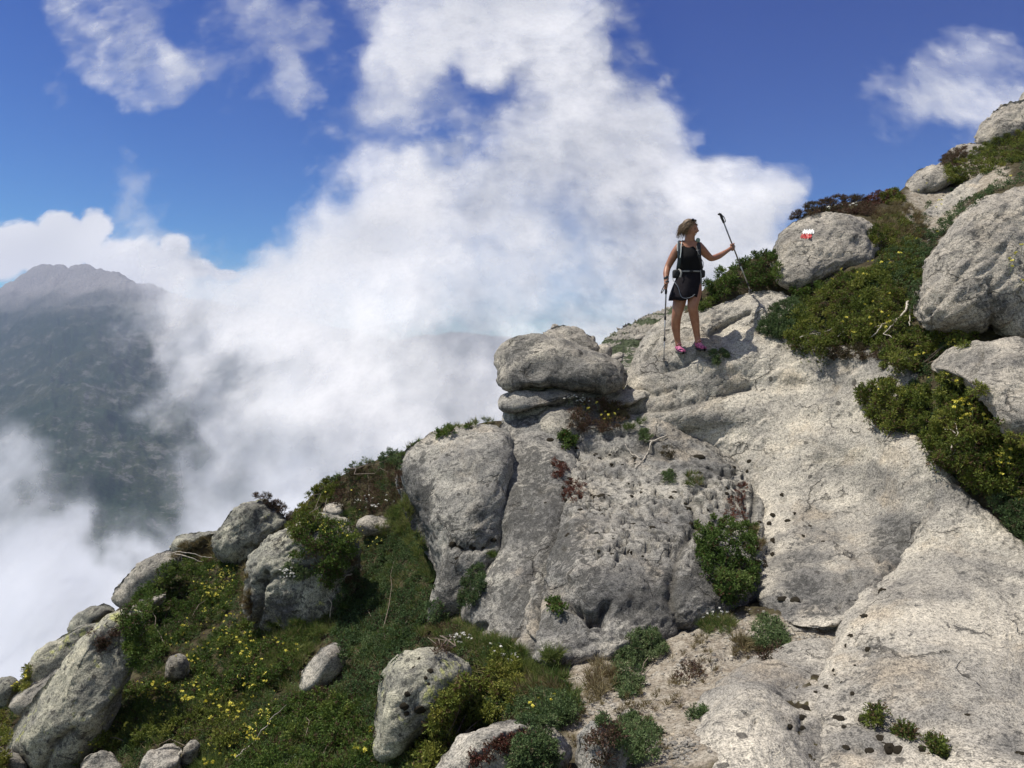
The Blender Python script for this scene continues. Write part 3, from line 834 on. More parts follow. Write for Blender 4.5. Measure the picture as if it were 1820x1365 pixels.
# right hand boulders
rock([(1632, 520), (1640, 478), (1668, 430), (1708, 387), (1760, 350), (1820, 330), (1920, 318), (2010, 380), (2020, 540), (1900, 600), (1780, 592), (1720, 596), (1655, 592), (1632, 565)],
     9.3, 8.6, 0.8, UP, 'huge rounded grey boulder at the right edge above the shrubs', p=2.8, cracks=[([(1757, 500), (1765, 560), (1760, 600)], 5, 0.05), ([(1650, 560), (1700, 500), (1745, 440)], 4, .02)],
     lump=0.04, stri=0.022, step=3.2, key='F')
rock([(1757, 520), (1775, 470), (1815, 440), (1880, 430), (1980, 450), (1990, 600), (1880, 622), (1790, 608), (1760, 590)], 8.7, 8.4, 0.55, UP,
     'grey boulder leaning on the huge boulder at the right edge', p=2.8, stri=0.02, gx=-0.001)
rock([(1655, 645), (1680, 624), (1740, 612), (1820, 606), (1940, 612), (1960, 720), (1900, 800), (1830, 790), (1780, 770), (1762, 715), (1705, 675), (1660, 660)], 8.7, 7.6, 0.45, UP, fol=-0.3, label='broad low rock at the right edge between the two juniper thickets', p=2.8, cracks=[([(1745, 620), (1738, 650), (1720, 665)], 4, .05), ([(1790, 700), (1830, 690)], 4, .03)], stri=0.015, cat='rock', name='rock')
rock([(1596, 693), (1615, 668), (1632, 650), (1648, 650), (1652, 668), (1640, 684), (1618, 690)], 8.7, 8.6, 0.16, GR, 'small pointed stone sticking out of the right-hand juniper', p=2, lump=.1, cat='stone', name='stone')
marked = rock([(1375, 470), (1376, 435), (1395, 405), (1430, 387), (1470, 378), (1510, 382), (1545, 395), (1570, 420), (1572, 445), (1555, 472), (1505, 488), (1440, 507), (1412, 518), (1387, 511),
      (1377, 492)], 11.8, 11.1, 0.6, UP, 'rounded boulder with a white and red painted trail mark', p=2.6, stri=0.022, lump=0.05, step=2.8, key='M')
rock([(1604, 348), (1614, 320), (1640, 297), (1680, 291), (1713, 301), (1708, 318), (1670, 338), (1630, 352)], 14.6, 14.2, 0.5, UP, 'oval grey boulder on the skyline below the top right summit rocks', step=3, stri=.03)
rock([(1524, 371), (1540, 360), (1570, 358), (1592, 362), (1585, 372), (1550, 376)], 13.6, 13.3, 0.2, UP, 'low flat stone among the red plants on the skyline', cat='stone', name='stone')
rock([(1732, 258), (1744, 222), (1765, 200), (1800, 182), (1860, 176), (1920, 200), (1900, 262), (1820, 268), (1760, 266)], 17.5, 17, 0.8, UP, 'craggy boulder near the top right corner', jag=.1, lump=.08, stri=.03)
rock([(1808, 190), (1813, 168), (1835, 152), (1870, 160), (1880, 195), (1840, 205)], 18.6, 18.2, 0.5, UP, 'rock tip cut by the right edge, highest in the picture')
rock([(1675, 288), (1688, 262), (1722, 255), (1764, 258), (1760, 282), (1715, 298), (1685, 298)], 16.6, 16.2, 0.5, UP, 'small pale rock on the skyline left of the craggy boulder', jag=.05)
rock([(1560, 470), (1600, 425), (1650, 372), (1720, 322), (1790, 282), (1900, 225), (1960, 260), (1900, 330), (1820, 345), (1740, 365), (1690, 405), (1640, 450), (1590, 490)], 15.5, 11.0, 0.15, SL,
     'pale gritty rock ramp rising to the top right corner', cat='rock ramp', name='rock_ramp', p=4, rough=.03, key='P', c=(1715, 370))

# left slope rocks
EMB = 0.12; FACET = 2         # these sit in the ground: their distance follows from it
rock([(377, 985), (380, 955), (403, 922), (428, 890), (446, 877), (466, 884), (490, 908), (512, 932), (500, 952), (470, 980), (440, 1006), (400, 1010), (380, 1000)], 12.4, 12.1, 0.45, LI,
     'pyramid-shaped boulder covered in dark lichen on the left skyline', p=2.2, chai=1, jag=.06, lump=.06, step=2.8)
rock([(436, 1060), (437, 1010), (450, 982), (482, 952), (530, 928), (575, 912), (620, 930), (640, 1000), (615, 1070), (580, 1115), (540, 1133), (500, 1128), (462, 1112), (443, 1095)], 10.9, 9.9, 0.6, LI,
     'square-cut mauve-grey boulder split by a crack, left of centre', p=3.2, chai=1, lump=.06, jag=.03, cracks=[([(458, 1110), (460, 1040), (470, 1020)], 5, .08), ([(460, 1040), (500, 1020), (550, 1010), (600, 1020)], 5, .07)],
     stain_shades=[(500, 1090, 70, 40, .8)], step=2.8)
rock([(573, 912), (576, 900), (590, 892), (612, 896), (614, 915), (597, 926), (578, 922)], 12.0, 11.8, 0.18, SL, 'small pale stone in the juniper near the left skyline', cat='stone', name='stone')
rock([(632, 935), (640, 920), (662, 915), (697, 920), (702, 942), (683, 958), (650, 955)], 11.0, 10.7, 0.25, GR, 'dull brown-grey rock under the heather cushion', cat='rock', name='rock')
rock([(525, 1232), (530, 1205), (560, 1165), (588, 1142), (610, 1146), (613, 1185), (592, 1212), (558, 1236)], 8.1, 7.6, 0.28, SL, 'pale wedge-shaped rock lying among the flowers', p=2.4, chai=1, lump=.05, cat='rock', name='rock')
rock([(664, 1345), (667, 1290), (675, 1220), (690, 1185), (720, 1158), (755, 1148), (800, 1158), (840, 1185), (825, 1235), (780, 1280), (735, 1320), (705, 1350), (680, 1362)], 7.0, 6.0, 0.45, YE,
     'upright boulder with yellow lichen on its edge, bottom centre-left', p=2.8, lump=.05, step=2.8,      stain_shades=[(740, 1270, 50, 50, .6)], key='S')
rock([(740, 1420), (775, 1355), (810, 1322), (860, 1290), (930, 1283), (1000, 1308), (1022, 1350), (960, 1480), (800, 1480)], 5.7, 4.7, 0.25, SL, 'pale slab with dark red moss at the bottom edge', p=3, cat='slab', name='slab',
     cracks=[([(835, 1362), (880, 1322), (940, 1300), (975, 1300)], 8, .02)], stain_shades=[(900, 1312, 70, 20, 1)], key='T')
rock([(1018, 1340), (1030, 1292), (1065, 1274), (1100, 1290), (1118, 1340), (1090, 1440), (1040, 1420)], 4.9, 4.5, 0.18, CL, 'narrow pale rock beside the bottom shrubs', cat='rock', name='rock', key='T2')
rock([(14, 1335), (28, 1290), (68, 1240), (118, 1172), (165, 1118), (225, 1080), (262, 1090), (250, 1150), (228, 1205), (200, 1262), (165, 1325), (130, 1380), (60, 1385), (22, 1362)], 10.6, 8.6, 0.6, YE,
     'large sloping whaleback boulder at the lower left', p=2.6, lump=.05, step=2.8, cracks=[([(80, 1365), (90, 1330), (130, 1300)], 6, .05)], stain_shades=[(185, 1140, 45, 30, 1), (200, 1130, 30, 20, 1), (110, 1320, 60, 40, .5)], key='U')
rock([(40, 1222), (56, 1180), (72, 1150), (118, 1130), (165, 1104), (190, 1118), (160, 1165), (110, 1215), (60, 1245)], 11.4, 10.9, 0.35, YE, 'pale green-grey rock on the lower left skyline', cat='rock', name='rock', chai=1)
rock([(2, 1268), (26, 1238), (75, 1208), (112, 1184), (140, 1186), (110, 1240), (50, 1278)], 10.8, 10.5, 0.3, GR, 'tilted flat slab under the green-grey rock, lower left', cat='slab', name='slab', chai=1)
rock([(-30, 1240), (-5, 1210), (12, 1203), (34, 1208), (36, 1232), (20, 1262), (-20, 1275)], 11.4, 11.1, 0.3, LI, 'dark lichened stone on the skyline at the left edge', cat='stone', name='stone')
rock([(118, 1128), (126, 1096), (158, 1078), (198, 1074), (204, 1100), (172, 1124), (138, 1134)], 12.2, 12, 0.3, LI, 'dark pitted stone block on the left skyline', cat='stone', name='stone', jag=.04)
rock([(184, 1086), (205, 1050), (232, 1016), (272, 984), (312, 976), (322, 1008), (285, 1044), (240, 1078), (204, 1098)], 12.6, 12.2, 0.35, GR, 'long grey rib of rock on the left skyline', cat='rock', name='rock', jag=.05)
rock([(236, 1064), (248, 1040), (282, 1028), (294, 1044), (268, 1066)], 11.8, 11.6, 0.2, SL, 'small pale stone in front of the long skyline rib', cat='stone', name='stone')
rock([(298, 985), (308, 956), (335, 946), (372, 945), (398, 938), (392, 958), (352, 978), (315, 990)], 13.4, 13, 0.3, LI, 'low dark rock on the skyline left of the pyramid boulder', cat='rock', name='rock', jag=.04)
rock([(168, 1135), (198, 1092), (240, 1072), (300, 1050), (292, 1072), (245, 1102), (200, 1140)], 11.4, 11, 0.3, SL, 'pale sloping slab above the whaleback boulder', cat='slab', name='slab', stain_shades=[(220, 1100, 30, 20, .6)])
rock([(293, 1198), (296, 1172), (310, 1162), (330, 1164), (338, 1185), (328, 1212), (308, 1222), (297, 1214)], 8.9, 8.6, 0.2, GR, 'small rounded grey stone surrounded by juniper and flowers', cat='stone', name='stone')
rock([(240, 1400), (250, 1350), (280, 1325), (320, 1321), (322, 1345), (312, 1410)], 7.2, 6.9, 0.2, SL, 'flat-topped pale stone on the bottom edge, left', cat='stone', name='stone', chai=1)
rock([(130, 1400), (150, 1350), (180, 1333), (206, 1338), (218, 1380), (200, 1410)], 8.0, 7.7, 0.2, GR, 'grey stone on the bottom edge below the whaleback boulder', cat='stone', name='stone')
rock([(320, 1345), (335, 1312), (357, 1320), (347, 1352), (325, 1372)], 7.1, 6.9, 0.12, GR, 'little grey stone beside the flat-topped pale stone', cat='stone', name='stone')
rock([(-30, 1345), (0, 1336), (22, 1334), (48, 1352), (62, 1420), (-20, 1420)], 8.9, 8.4, 0.2, GR, 'grey stone in the bottom left corner', cat='stone', name='stone')
EMB = 0.0
FACET = 0
# the farther shoulder of the ridge seen between the balanced boulder and the hiker
far = rock([(1040, 720), (1062, 640), (1078, 603), (1112, 582), (1150, 560), (1185, 550), (1250, 548), (1300, 600), (1300, 740), (1150, 790)], 44, 30, 2.0, None, 'distant green and rocky shoulder of the ridge behind the hiker',
     cat='ridge', name='ridge_shoulder', p=3, lump=.12, rough=.10, step=3.0, stri=0.12)
t = NT('far_shoulder')
co = t.n('TexCoord').outputs['Object']
mp = t.n('Mapping', None, Vector=co, Rotation=(0, RAD(-35), 0), Scale=(0.35, 1.0, 1.3)).outputs[0]
n1 = t.noise(mp, 1.1, 7, 0.6)
colr = t.mix(t.ramp(n1, 0.47, 0.53), (0.055, 0.075, 0.032), t.mix(t.noise(co, 5, 5), (0.40, 0.37, 0.31), (0.22, 0.21, 0.19)))
b_ = t.n('BsdfPrincipled', None, Base_Color=colr, Roughness=0.9, Normal=t.n('Bump', None, Strength=1.0, Distance=0.9, Height=n1).outputs[0])
far.data.materials.clear(); far.data.materials.append(t.done(b_))
pr = np.random.RandomState(9)
for k in range(14):
    x = pr.uniform(1075, 1140); y = pr.uniform(600, 700) - (x - 1075) * 0.55 + 30
    s = pr.uniform(5, 14)
    rock([(x - s, y + s * .35), (x - s * .5, y - s * .4), (x + s * .6, y - s * .75), (x + s, y - s * .1), (x + s * .3, y + s * .5)], 30 + (720 - y) * .05 , 29.5 + (720 - y) * .05, 0.35, UP,
         'pale rock on the distant shoulder behind the balanced boulder', cat='rock', name='rock', group='rocks on the distant shoulder', step=3)
# ------------------------------------------------------------------ plants
def make_bvh():
    vs, fs, n = [], [], 0
    for v, f in SURF:
        vs.append(v); fs.append(f + n); n += len(v)
    V = np.concatenate(vs); F = np.concatenate(fs)
    return BVHTree.FromPolygons(V.tolist(), F.tolist())


BVH = make_bvh()
GBVH = BVHTree.FromPolygons(ground_v.tolist(), ground_f.tolist())
FRONT = np.full((400, 560), 1e9)        # nearest foliage per 4 px cell, so that flowers stand clear of the leaves


def cast(px, py):
    d = Vector(((px - CX) / FPX, 1.0, (CY - py) / FPX)); L = d.length
    loc, nor, idx, dist = BVH.ray_cast(Vector((0, 0, 0)), d / L)
    if loc is None:
        return None
    if nor.dot(d) > 0: nor = -nor
    return loc, nor, loc.y


def inside(px, py, poly):
    poly = np.asarray(poly, float); r = np.zeros(px.shape, bool)
    a = poly; b = np.roll(poly, -1, 0)
    for (x0, y0), (x1, y1) in zip(a, b):
        c = ((y0 > py) != (y1 > py)) & (px < (x1 - x0) * (py - y0) / ((y1 - y0) if y1 != y0 else 1e-9) + x0)
        r ^= c
    return r


def leaf_mat(name, dark, mid, tip, dead, trans=0.22):
    t = NT(name)
    tone = t.n('Attribute', {'attribute_name': 'tone'}).outputs['Fac']
    co = t.n('TexCoord').outputs['Object']
    nz = t.math('MULTIPLY', t.math('SUBTRACT', t.noise(co, 3.0, 4, 0.6), 0.5), 0.8)
    v = t.math('ADD', tone, t.math('MULTIPLY', nz, t.ramp(tone, 0.02, 0.1)), clamp=True)
    c = t.mix(t.ramp(v, 0.10, 0.45), dark, mid)
    c = t.mix(t.ramp(v, 0.45, 0.95), c, tip)
    c = t.mix(t.ramp(tone, 0.06, 0.02), c, dead)
    d = t.n('BsdfPrincipled', None, Base_Color=c, Roughness=0.6)
    d.inputs['Specular IOR Level'].default_value = 0.2
    tr = t.n('BsdfTranslucent', None, Color=c)
    return t.done(t.n('MixShader', None, i0=trans, i1=d.outputs[0], i2=tr.outputs[0]))


LM = {
    'juniper': leaf_mat('juniper_needles', (0.040, 0.075, 0.016), (0.095, 0.155, 0.030), (0.21, 0.24, 0.05), (0.10, 0.065, 0.038)),
    'olive': leaf_mat('olive_juniper_needles', (0.055, 0.085, 0.018), (0.14, 0.175, 0.032), (0.26, 0.26, 0.055), (0.13, 0.085, 0.045)),
    'carpet': leaf_mat('low_carpet_leaves', (0.045, 0.080, 0.030), (0.095, 0.155, 0.058), (0.17, 0.22, 0.09), (0.085, 0.060, 0.035)),
    'cushion': leaf_mat('spiny_cushion_leaves', (0.050, 0.088, 0.034), (0.115, 0.170, 0.065), (0.20, 0.25, 0.115), (0.12, 0.10, 0.06)),
    'broad': leaf_mat('fresh_green_leaves', (0.034, 0.062, 0.014), (0.080, 0.135, 0.028), (0.16, 0.215, 0.06), (0.10, 0.06, 0.03), 0.3),
    'grass': leaf_mat('grass_blades', (0.045, 0.080, 0.018), (0.10, 0.155, 0.035), (0.23, 0.25, 0.085), (0.28, 0.23, 0.12), 0.3),
    'straw': leaf_mat('dry_straw_blades', (0.10, 0.085, 0.035), (0.20, 0.165, 0.08), (0.34, 0.29, 0.17), (0.13, 0.07, 0.04), 0.3),
    'heather': leaf_mat('brown_heather_leaves', (0.035, 0.030, 0.016), (0.080, 0.065, 0.030), (0.14, 0.095, 0.055), (0.12, 0.07, 0.05)),
    'red': leaf_mat('red_stonecrop_leaves', (0.07, 0.025, 0.018), (0.16, 0.055, 0.040), (0.28, 0.14, 0.09), (0.09, 0.05, 0.03)),
}
KIND = {   # clump spacing (m), clump radius factor, sprigs per clump, leaves per sprig, leaf length, leaf width, dead share, upward pull
    'juniper': (0.100, 0.80, 46, 8, 0.022, 0.0095, 0.10, 0.5),
    'olive': (0.085, 0.85, 42, 8, 0.021, 0.0090, 0.08, 0.5),
    'carpet': (0.070, 0.95, 30, 6, 0.014, 0.0090, 0.06, 0.6),
    'cushion': (0.050, 1.00, 34, 6, 0.016, 0.0070, 0.04, 0.9),
    'broad': (0.075, 0.85, 30, 6, 0.020, 0.015, 0.04, 0.6),
    'grass': (0.055, 0.80, 14, 3, 0.085, 0.0045, 0.10, 2.2),
    'straw': (0.055, 0.80, 14, 3, 0.075, 0.0045, 0.10, 2.0),
    'heather': (0.075, 0.85, 26, 6, 0.018, 0.006, 0.30, 1.0),
    'red': (0.045, 0.90, 16, 5, 0.011, 0.007, 0.12, 0.7),
}
wood = simple_mat('grey_brown_wood', (0.20, 0.16, 0.12), 0.85, 0.5, 60)
deadwood = simple_mat('bleached_dead_wood', (0.52, 0.47, 0.40), 0.8, 0.45, 30, bump=0.004)


def tube(pts, radii, n=6):
    """verts, faces of a tapering tube through pts"""
    p = np.asarray(pts, float); m = len(p)
    r = np.broadcast_to(np.asarray(radii, float), (m,)) if np.ndim(radii) else np.full(m, radii)
    tg = np.gradient(p, axis=0); tg /= np.linalg.norm(tg, axis=1)[:, None] + 1e-9
    ref = np.array([0.13, 0.31, 0.94]); ref = np.where(np.abs(tg @ ref)[:, None] > 0.95, np.array([1., 0, 0]), ref)
    a = np.cross(tg, ref); a /= np.linalg.norm(a, axis=1)[:, None] + 1e-9
    b = np.cross(tg, a)
    an = np.linspace(0, 2 * math.pi, n, endpoint=False)
    v = p[:, None] + r[:, None, None] * (np.cos(an)[None, :, None] * a[:, None] + np.sin(an)[None, :, None] * b[:, None])
    return np.concatenate([v.reshape(-1, 3), p[:1], p[-1:]]), [grid_faces(m, n, True)[:, ::-1],
            np.stack([np.arange(n), (np.arange(n) + 1) % n, np.full(n, m * n)], -1),
            np.stack([(m - 1) * n + (np.arange(n) + 1) % n, (m - 1) * n + np.arange(n), np.full(n, m * n + 1)], -1)]


def join_parts(parts):
    vs, quads, tris, n = [], [], [], 0
    for v, fl in parts:
        vs.append(v)
        for f in fl:
            (quads if f.shape[1] == 4 else tris).append(f + n)
        n += len(v)
    out = []
    if quads: out.append(np.concatenate(quads))
    if tris: out.append(np.concatenate(tris))
    return np.concatenate(vs), out


def leaves_mesh(name, base, dirs, kind, tone, rs, scale=1.0):
    """base (n,3) sprig roots, dirs (n,3) -> one mesh with a few leaves along each sprig"""
    sp, rf, ns, nl, L, Wd, dead, upw = KIND[kind]
    L *= scale; Wd *= scale
    n = len(base)
    k = np.arange(nl)
    along = (k + rs.rand(n, nl)) / nl * L * (1.6 if kind not in ('grass', 'straw') else 0.25)
    root = base[:, None] + dirs[:, None] * along[..., None]
    ld = dirs[:, None] * 0.75 + rs.normal(size=(n, nl, 3)) * (0.62 if kind not in ('grass', 'straw') else 0.22)
    ld /= np.linalg.norm(ld, axis=2)[..., None]
    side = np.cross(ld, rs.normal(size=(n, nl, 3)))
    side /= np.linalg.norm(side, axis=2)[..., None] + 1e-9
    ll = (L * rs.uniform(0.6, 1.25, (n, nl)))[..., None]
    a = root.reshape(-1, 3); ld = ld.reshape(-1, 3); side = side.reshape(-1, 3); ll = ll.reshape(-1, 1)
    if kind in ('grass', 'straw'):
        bend = rs.normal(size=a.shape) * 0.18 * ll; bend[:, 2] -= 0.10 * ll[:, 0]
        v = np.stack([a - side * Wd * .6, a + side * Wd * .6, a + ld * ll + bend], 1)
    else:
        v = np.stack([a + side * Wd * .55, a + ld * ll, a - side * Wd * .55 + ld * ll * .15], 1)
    m = len(a)
    f = np.arange(m * 3).reshape(-1, 3)
    org = v.reshape(-1, 3).mean(0)
    org[2] = v[..., 2].min()
    me = new_mesh(name, v.reshape(-1, 3) - org, f, [LM[kind]], smooth_shade=False)
    tn = np.repeat(tone, nl) + rs.normal(size=m) * 0.10 * (np.repeat(tone, nl) > 0.03)
    attr(me, 'tone', np.clip(tn, 0, 1), 'FACE')
    return me, org


TRIS = [0]


def shrub(outline, kind, H=0.14, label=None, cat='shrub', name='shrub', edge=26, dens=1.0, clump=0.5, tone=(0.15, 0.85), group=None, stems=6, stuff=False, scale=1.0, thin=0.0,
          lean=(0, 0, 0.5), shift=0.0):
    rs = np.random.RandomState(int(abs(outline[0][0] * 7 + outline[0][1] * 3 + len(outline))) % 9999)
    poly = np.asarray(outline, float)
    if len(poly) < 9: poly = chaikin(poly, 1)
    sp, rf, ns, nl, L, Wd, dead, upw = KIND[kind]
    lo, hi = poly.min(0), poly.max(0)
    # depth near the middle sets how many clumps are needed
    mid = cast(*(poly.mean(0))) or cast(poly[:, 0].mean(), hi[1])
    dm = mid[2] if mid else 9.0
    spx = sp * scale * FPX / dm
    dens = dens * min(1.8, max(1.0, 7.8 / dm))
    area = 0.5 * abs(np.dot(poly[:, 0], np.roll(poly[:, 1], 1)) - np.dot(poly[:, 1], np.roll(poly[:, 0], 1)))
    N = int(max(5, area / spx ** 2 * (1.25 if stuff else 1.6) * dens))
    X = rs.uniform(lo[0], hi[0], N * 6); Y = rs.uniform(lo[1], hi[1], N * 6)
    ok = inside(X, Y, poly)
    ok &= (noise3(np.stack([X / 45., Y / 45., X * 0 + rs.rand() * 50], -1), 4) > -1 + thin * 1.6)
    X, Y = X[ok][:N], Y[ok][:N]
    ed = seg_dist(X, Y, [tuple(q) for q in poly] + [tuple(poly[0])])
    hits, miss = [], []
    for i in range(len(X)):
        h = cast(X[i], Y[i])
        if stuff:
            if not h: continue
            g_ = GBVH.ray_cast(Vector((0, 0, 0)), h[0].normalized())
            if g_[0] is None or g_[0].y - h[2] > 0.04: continue      # on a stone: nothing grows here
        (hits if h else miss).append((i, h))
    if not hits:
        y_ = hi[1]
        for _ in range(40):
            y_ += 4; h = cast(poly[:, 0].mean(), y_)
            if h: break
        hits = [(0, h)]; miss = [(i, None) for i in range(1, len(X))]
    hx = np.array([[X[i], Y[i]] for i, h in hits]); hd = np.array([h[2] for i, h in hits])
    hn = np.array([h[1] for i, h in hits])
    d = np.zeros(len(X)); nn = np.zeros((len(X), 3))
    for (i, h), dd, n_ in zip(hits, hd, hn): d[i] = dd; nn[i] = n_
    for i, h in miss:
        q = np.argsort(np.hypot(hx[:, 0] - X[i], hx[:, 1] - Y[i]))[:3]
        d[i] = hd[q].mean(); nn[i] = (0, -0.4, 0.9); ed[i] = min(ed[i], 8)
    # keep the mound on one body: clumps that would sit far behind their neighbours come forward
    med = np.median(d)
    prof = (1 - (1 - np.clip(ed / edge, 0, 1)) ** 2) ** 0.5
    P0 = W(X, Y, d)
    cl = noise3(P0 * 3.4, 5) * 0.9 + noise3(P0 * 7.5, 6) * 0.5
    cj = rs.uniform(-1, 1, len(X))
    h = H * prof * np.clip(0.70 + clump * (cl + 0.75 * cj), 0.1, 1.5)
    d2 = np.maximum(d - h - shift, 0.5)
    cen = W(X, Y, d2)
    R = sp * rf * scale * rs.uniform(0.55, 1.05, len(X)) * (0.55 + 0.45 * prof)
    M = int(ns * (1.0 + 0.2 * rs.rand()))
    dirs = rs.normal(size=(len(X), M, 3))
    dirs /= np.linalg.norm(dirs, axis=2)[..., None]
    bias = nn * 0.6 + np.array([0, -0.25, 0.35]) + np.array(lean) * upw
    bias /= np.linalg.norm(bias, axis=1)[:, None]
    dirs = dirs + bias[:, None] * (0.55 + 0.45 * upw)
    dirs /= np.linalg.norm(dirs, axis=2)[..., None]
    rad = rs.rand(len(X), M) ** 0.6
    base = cen[:, None] + dirs * (R[:, None] * rad)[..., None]
    # some sprigs fill the depth below the clump
    low = rs.rand(len(X), M) < 0.2
    base = base - low[..., None] * (bias * (h * 0.7)[:, None])[:, None] * rs.rand(len(X), M, 1)
    tn = tone[0] + (tone[1] - tone[0]) * np.clip(0.5 + 0.35 * noise3(P0 * 2.3, 8)[:, None] + rs.normal(size=(len(X), 1)) * 0.20 + rs.normal(size=(len(X), M)) * 0.12, 0, 1)
    deadp = dead * (1 + 2.0 * noise3(P0 * 2.0, 12))[:, None]
    tn = np.where(rs.rand(len(X), M) < deadp * (1 + low * 2), 0.0, np.clip(tn, 0.08, 1))
    if stuff:
        keep = d > 0
        base = base[keep]; dirs = dirs[keep]; tn = tn[keep]
    q_ = base.reshape(-1, 3)
    qx = np.clip(((q_[:, 0] / q_[:, 1] * FPX + CX) / 4).astype(int) + 40, 0, 559); qy = np.clip(((CY - q_[:, 2] / q_[:, 1] * FPX) / 4).astype(int) + 20, 0, 399)
    if not stuff: np.minimum.at(FRONT, (qy, qx), q_[:, 1])
    me, org = leaves_mesh('foliage', base.reshape(-1, 3), dirs.reshape(-1, 3), kind, tn.ravel(), rs, scale)
    TRIS[0] += len(me.polygons)
    if stuff:
        o = link(name, me, loc=org)
        return tag(o, label, cat, group, 'stuff')
    stems = min(stems, 3 if kind == 'carpet' else 6)
    if stems:
        # woody stems inside: from the foot of the plant out to some of its clumps
        foot_i = int(np.argmin((X - poly[:, 0].mean()) ** 2 / 4 + (Y - (0.35 * poly[:, 1].mean() + 0.65 * hi[1])) ** 2))
        foot = P0[foot_i]
        parts = []
        pick = rs.choice(len(X), min(stems, len(X)), replace=False)
        for j in pick:
            a = foot; b = cen[j]
            ts = np.linspace(0, 1, 6)[:, None]
            pts = a + (b - a) * ts + rs.normal(size=(6, 3)) * 0.02 * np.linalg.norm(b - a)
            pts = a + (pts - a) * 0.8
            parts.append(tube(pts, np.linspace(0.006, 0.002, 6) * (1 + H), 5))
        root = empty(name, foot)
        tag(root, label, cat, group)
        o = link('foliage', me, root, org - foot)
        v, f = join_parts(parts)
        link('stem', new_mesh('stem', v - foot, f, [wood]), root)
        return root
    o = link(name, me, loc=org)
    return tag(o, label, cat, group)


JU, OL, CA, CU, BR, GRS, ST, HE, RE = 'juniper', 'olive', 'carpet', 'cushion', 'broad', 'grass', 'straw', 'heather', 'red'
# --- right side and skyline
shrub([(1238, 560), (1250, 508), (1270, 486), (1310, 468), (1345, 450), (1378, 438), (1392, 500), (1345, 508), (1302, 520), (1270, 540)], JU, 0.25, 'dark juniper mat on the slope just behind the hiker', tone=(.1, .65))
shrub([(1345, 585), (1350, 565), (1372, 545), (1400, 530), (1432, 524), (1440, 560), (1420, 600), (1385, 600), (1355, 596)], CU, 0.22, 'smooth dark green cushion at the left tip of the big juniper', edge=34, tone=(.1, .55), clump=.15)
shrub([(1395, 560), (1430, 525), (1480, 498), (1530, 482), (1565, 470), (1600, 500), (1625, 560), (1610, 600), (1560, 628), (1500, 612), (1462, 632), (1420, 628), (1392, 602)], OL, 0.30,
      'broad green and brown juniper thicket below the painted boulder', tone=(.12, .8), clump=.6, stems=14)
shrub([(1500, 610), (1540, 590), (1600, 600), (1610, 620), (1560, 640), (1490, 640), (1450, 640)], HE, 0.10, 'brown dead underskirt of twigs along the lower edge of the juniper thicket', thin=.3, tone=(.1, .6), stems=10)
shrub([(1540, 480), (1570, 445), (1600, 425), (1650, 405), (1672, 420), (1645, 470), (1632, 520), (1625, 565), (1600, 520), (1570, 495)], CA, 0.20, 'grey-green scrub climbing between the painted boulder and the huge boulder', tone=(.1, .8), stems=8)
shrub([(1645, 420), (1690, 370), (1740, 343), (1830, 300), (1900, 280), (1900, 318), (1820, 328), (1760, 348), (1708, 385), (1668, 430)], CA, 0.16, 'long low mat of grey-green scrub above the huge boulder', tone=(.15, .8), stems=8)
shrub([(1668, 302), (1700, 285), (1740, 260), (1790, 240), (1840, 226), (1900, 230), (1900, 262), (1820, 285), (1760, 305), (1720, 322), (1690, 325)], OL, 0.30, 'green juniper under the craggy boulder near the top right corner', tone=(.1, .8), stems=6)
shrub([(1668, 292), (1680, 275), (1700, 262), (1722, 262), (1712, 292), (1690, 302)], HE, 0.2, 'brown scrub on the skyline left of the top juniper', tone=(.2, .9), dens=2)
shrub([(1403, 390), (1418, 374), (1445, 360), (1485, 350), (1530, 350), (1562, 366), (1555, 384), (1510, 380), (1470, 376), (1430, 386), (1410, 392)], HE, 0.16, 'brown heather crowning the painted boulder on the skyline', tone=(.2, .9), stems=5, dens=2.4)
shrub([(1527, 362), (1545, 345), (1575, 338), (1600, 342), (1606, 352), (1585, 358), (1555, 366), (1540, 374)], RE, 0.10, 'red-leaved patch on the skyline beside the flat stone', tone=(.1, .9), dens=2.5, scale=1.3)
shrub([(1560, 350), (1585, 338), (1604, 345), (1606, 360), (1575, 366)], OL, 0.12, 'dark green tuft among the red leaves on the skyline', dens=2)
shrub([(1545, 395), (1565, 372), (1600, 356), (1640, 380), (1645, 420), (1620, 440), (1590, 455), (1572, 430)], ST, 0.08, 'dry yellow grasses between the painted boulder and the gravel ramp', cat='grass tuft', name='grass_tuft', thin=.25, stems=0, tone=(.1, .8))
shrub([(1540, 420), (1575, 380), (1640, 390), (1650, 440), (1600, 460), (1565, 470)], OL, 0.09, 'patchy green herbs beside the painted boulder', cat='herb patch', name='herb_patch', thin=.45, stems=0)
shrub([(1565, 640), (1575, 612), (1605, 590), (1660, 583), (1720, 594), (1762, 592), (1752, 610), (1700, 618), (1655, 628), (1640, 650), (1620, 668), (1580, 664)], OL, 0.22,
      'green juniper growing along the foot of the huge boulder', tone=(.15, .85), stems=10)
shrub([(1516, 692), (1540, 682), (1580, 672), (1612, 664), (1600, 694), (1640, 690), (1668, 668), (1702, 664), (1745, 690), (1768, 740), (1740, 760), (1690, 775), (1640, 790), (1632, 765), (1580, 768), (1545, 745), (1532, 715)],
      OL, 0.22, 'wide juniper below the pointed stone, reaching out over the pale slab', tone=(.1, .8), clump=.6, stems=16)
shrub([(1560, 740), (1600, 730), (1640, 740), (1645, 765), (1600, 768), (1570, 765)], CU, 0.12, 'dark green spiny cushion under the wide juniper', tone=(.05, .5))
shrub([(1632, 780), (1650, 760), (1700, 745), (1768, 738), (1790, 775), (1775, 835), (1745, 870), (1712, 858), (1680, 832), (1645, 812)], OL, 0.25, 'round juniper with bright yellow flowers, right of the pale slab', tone=(.12, .9), clump=.6, stems=12)
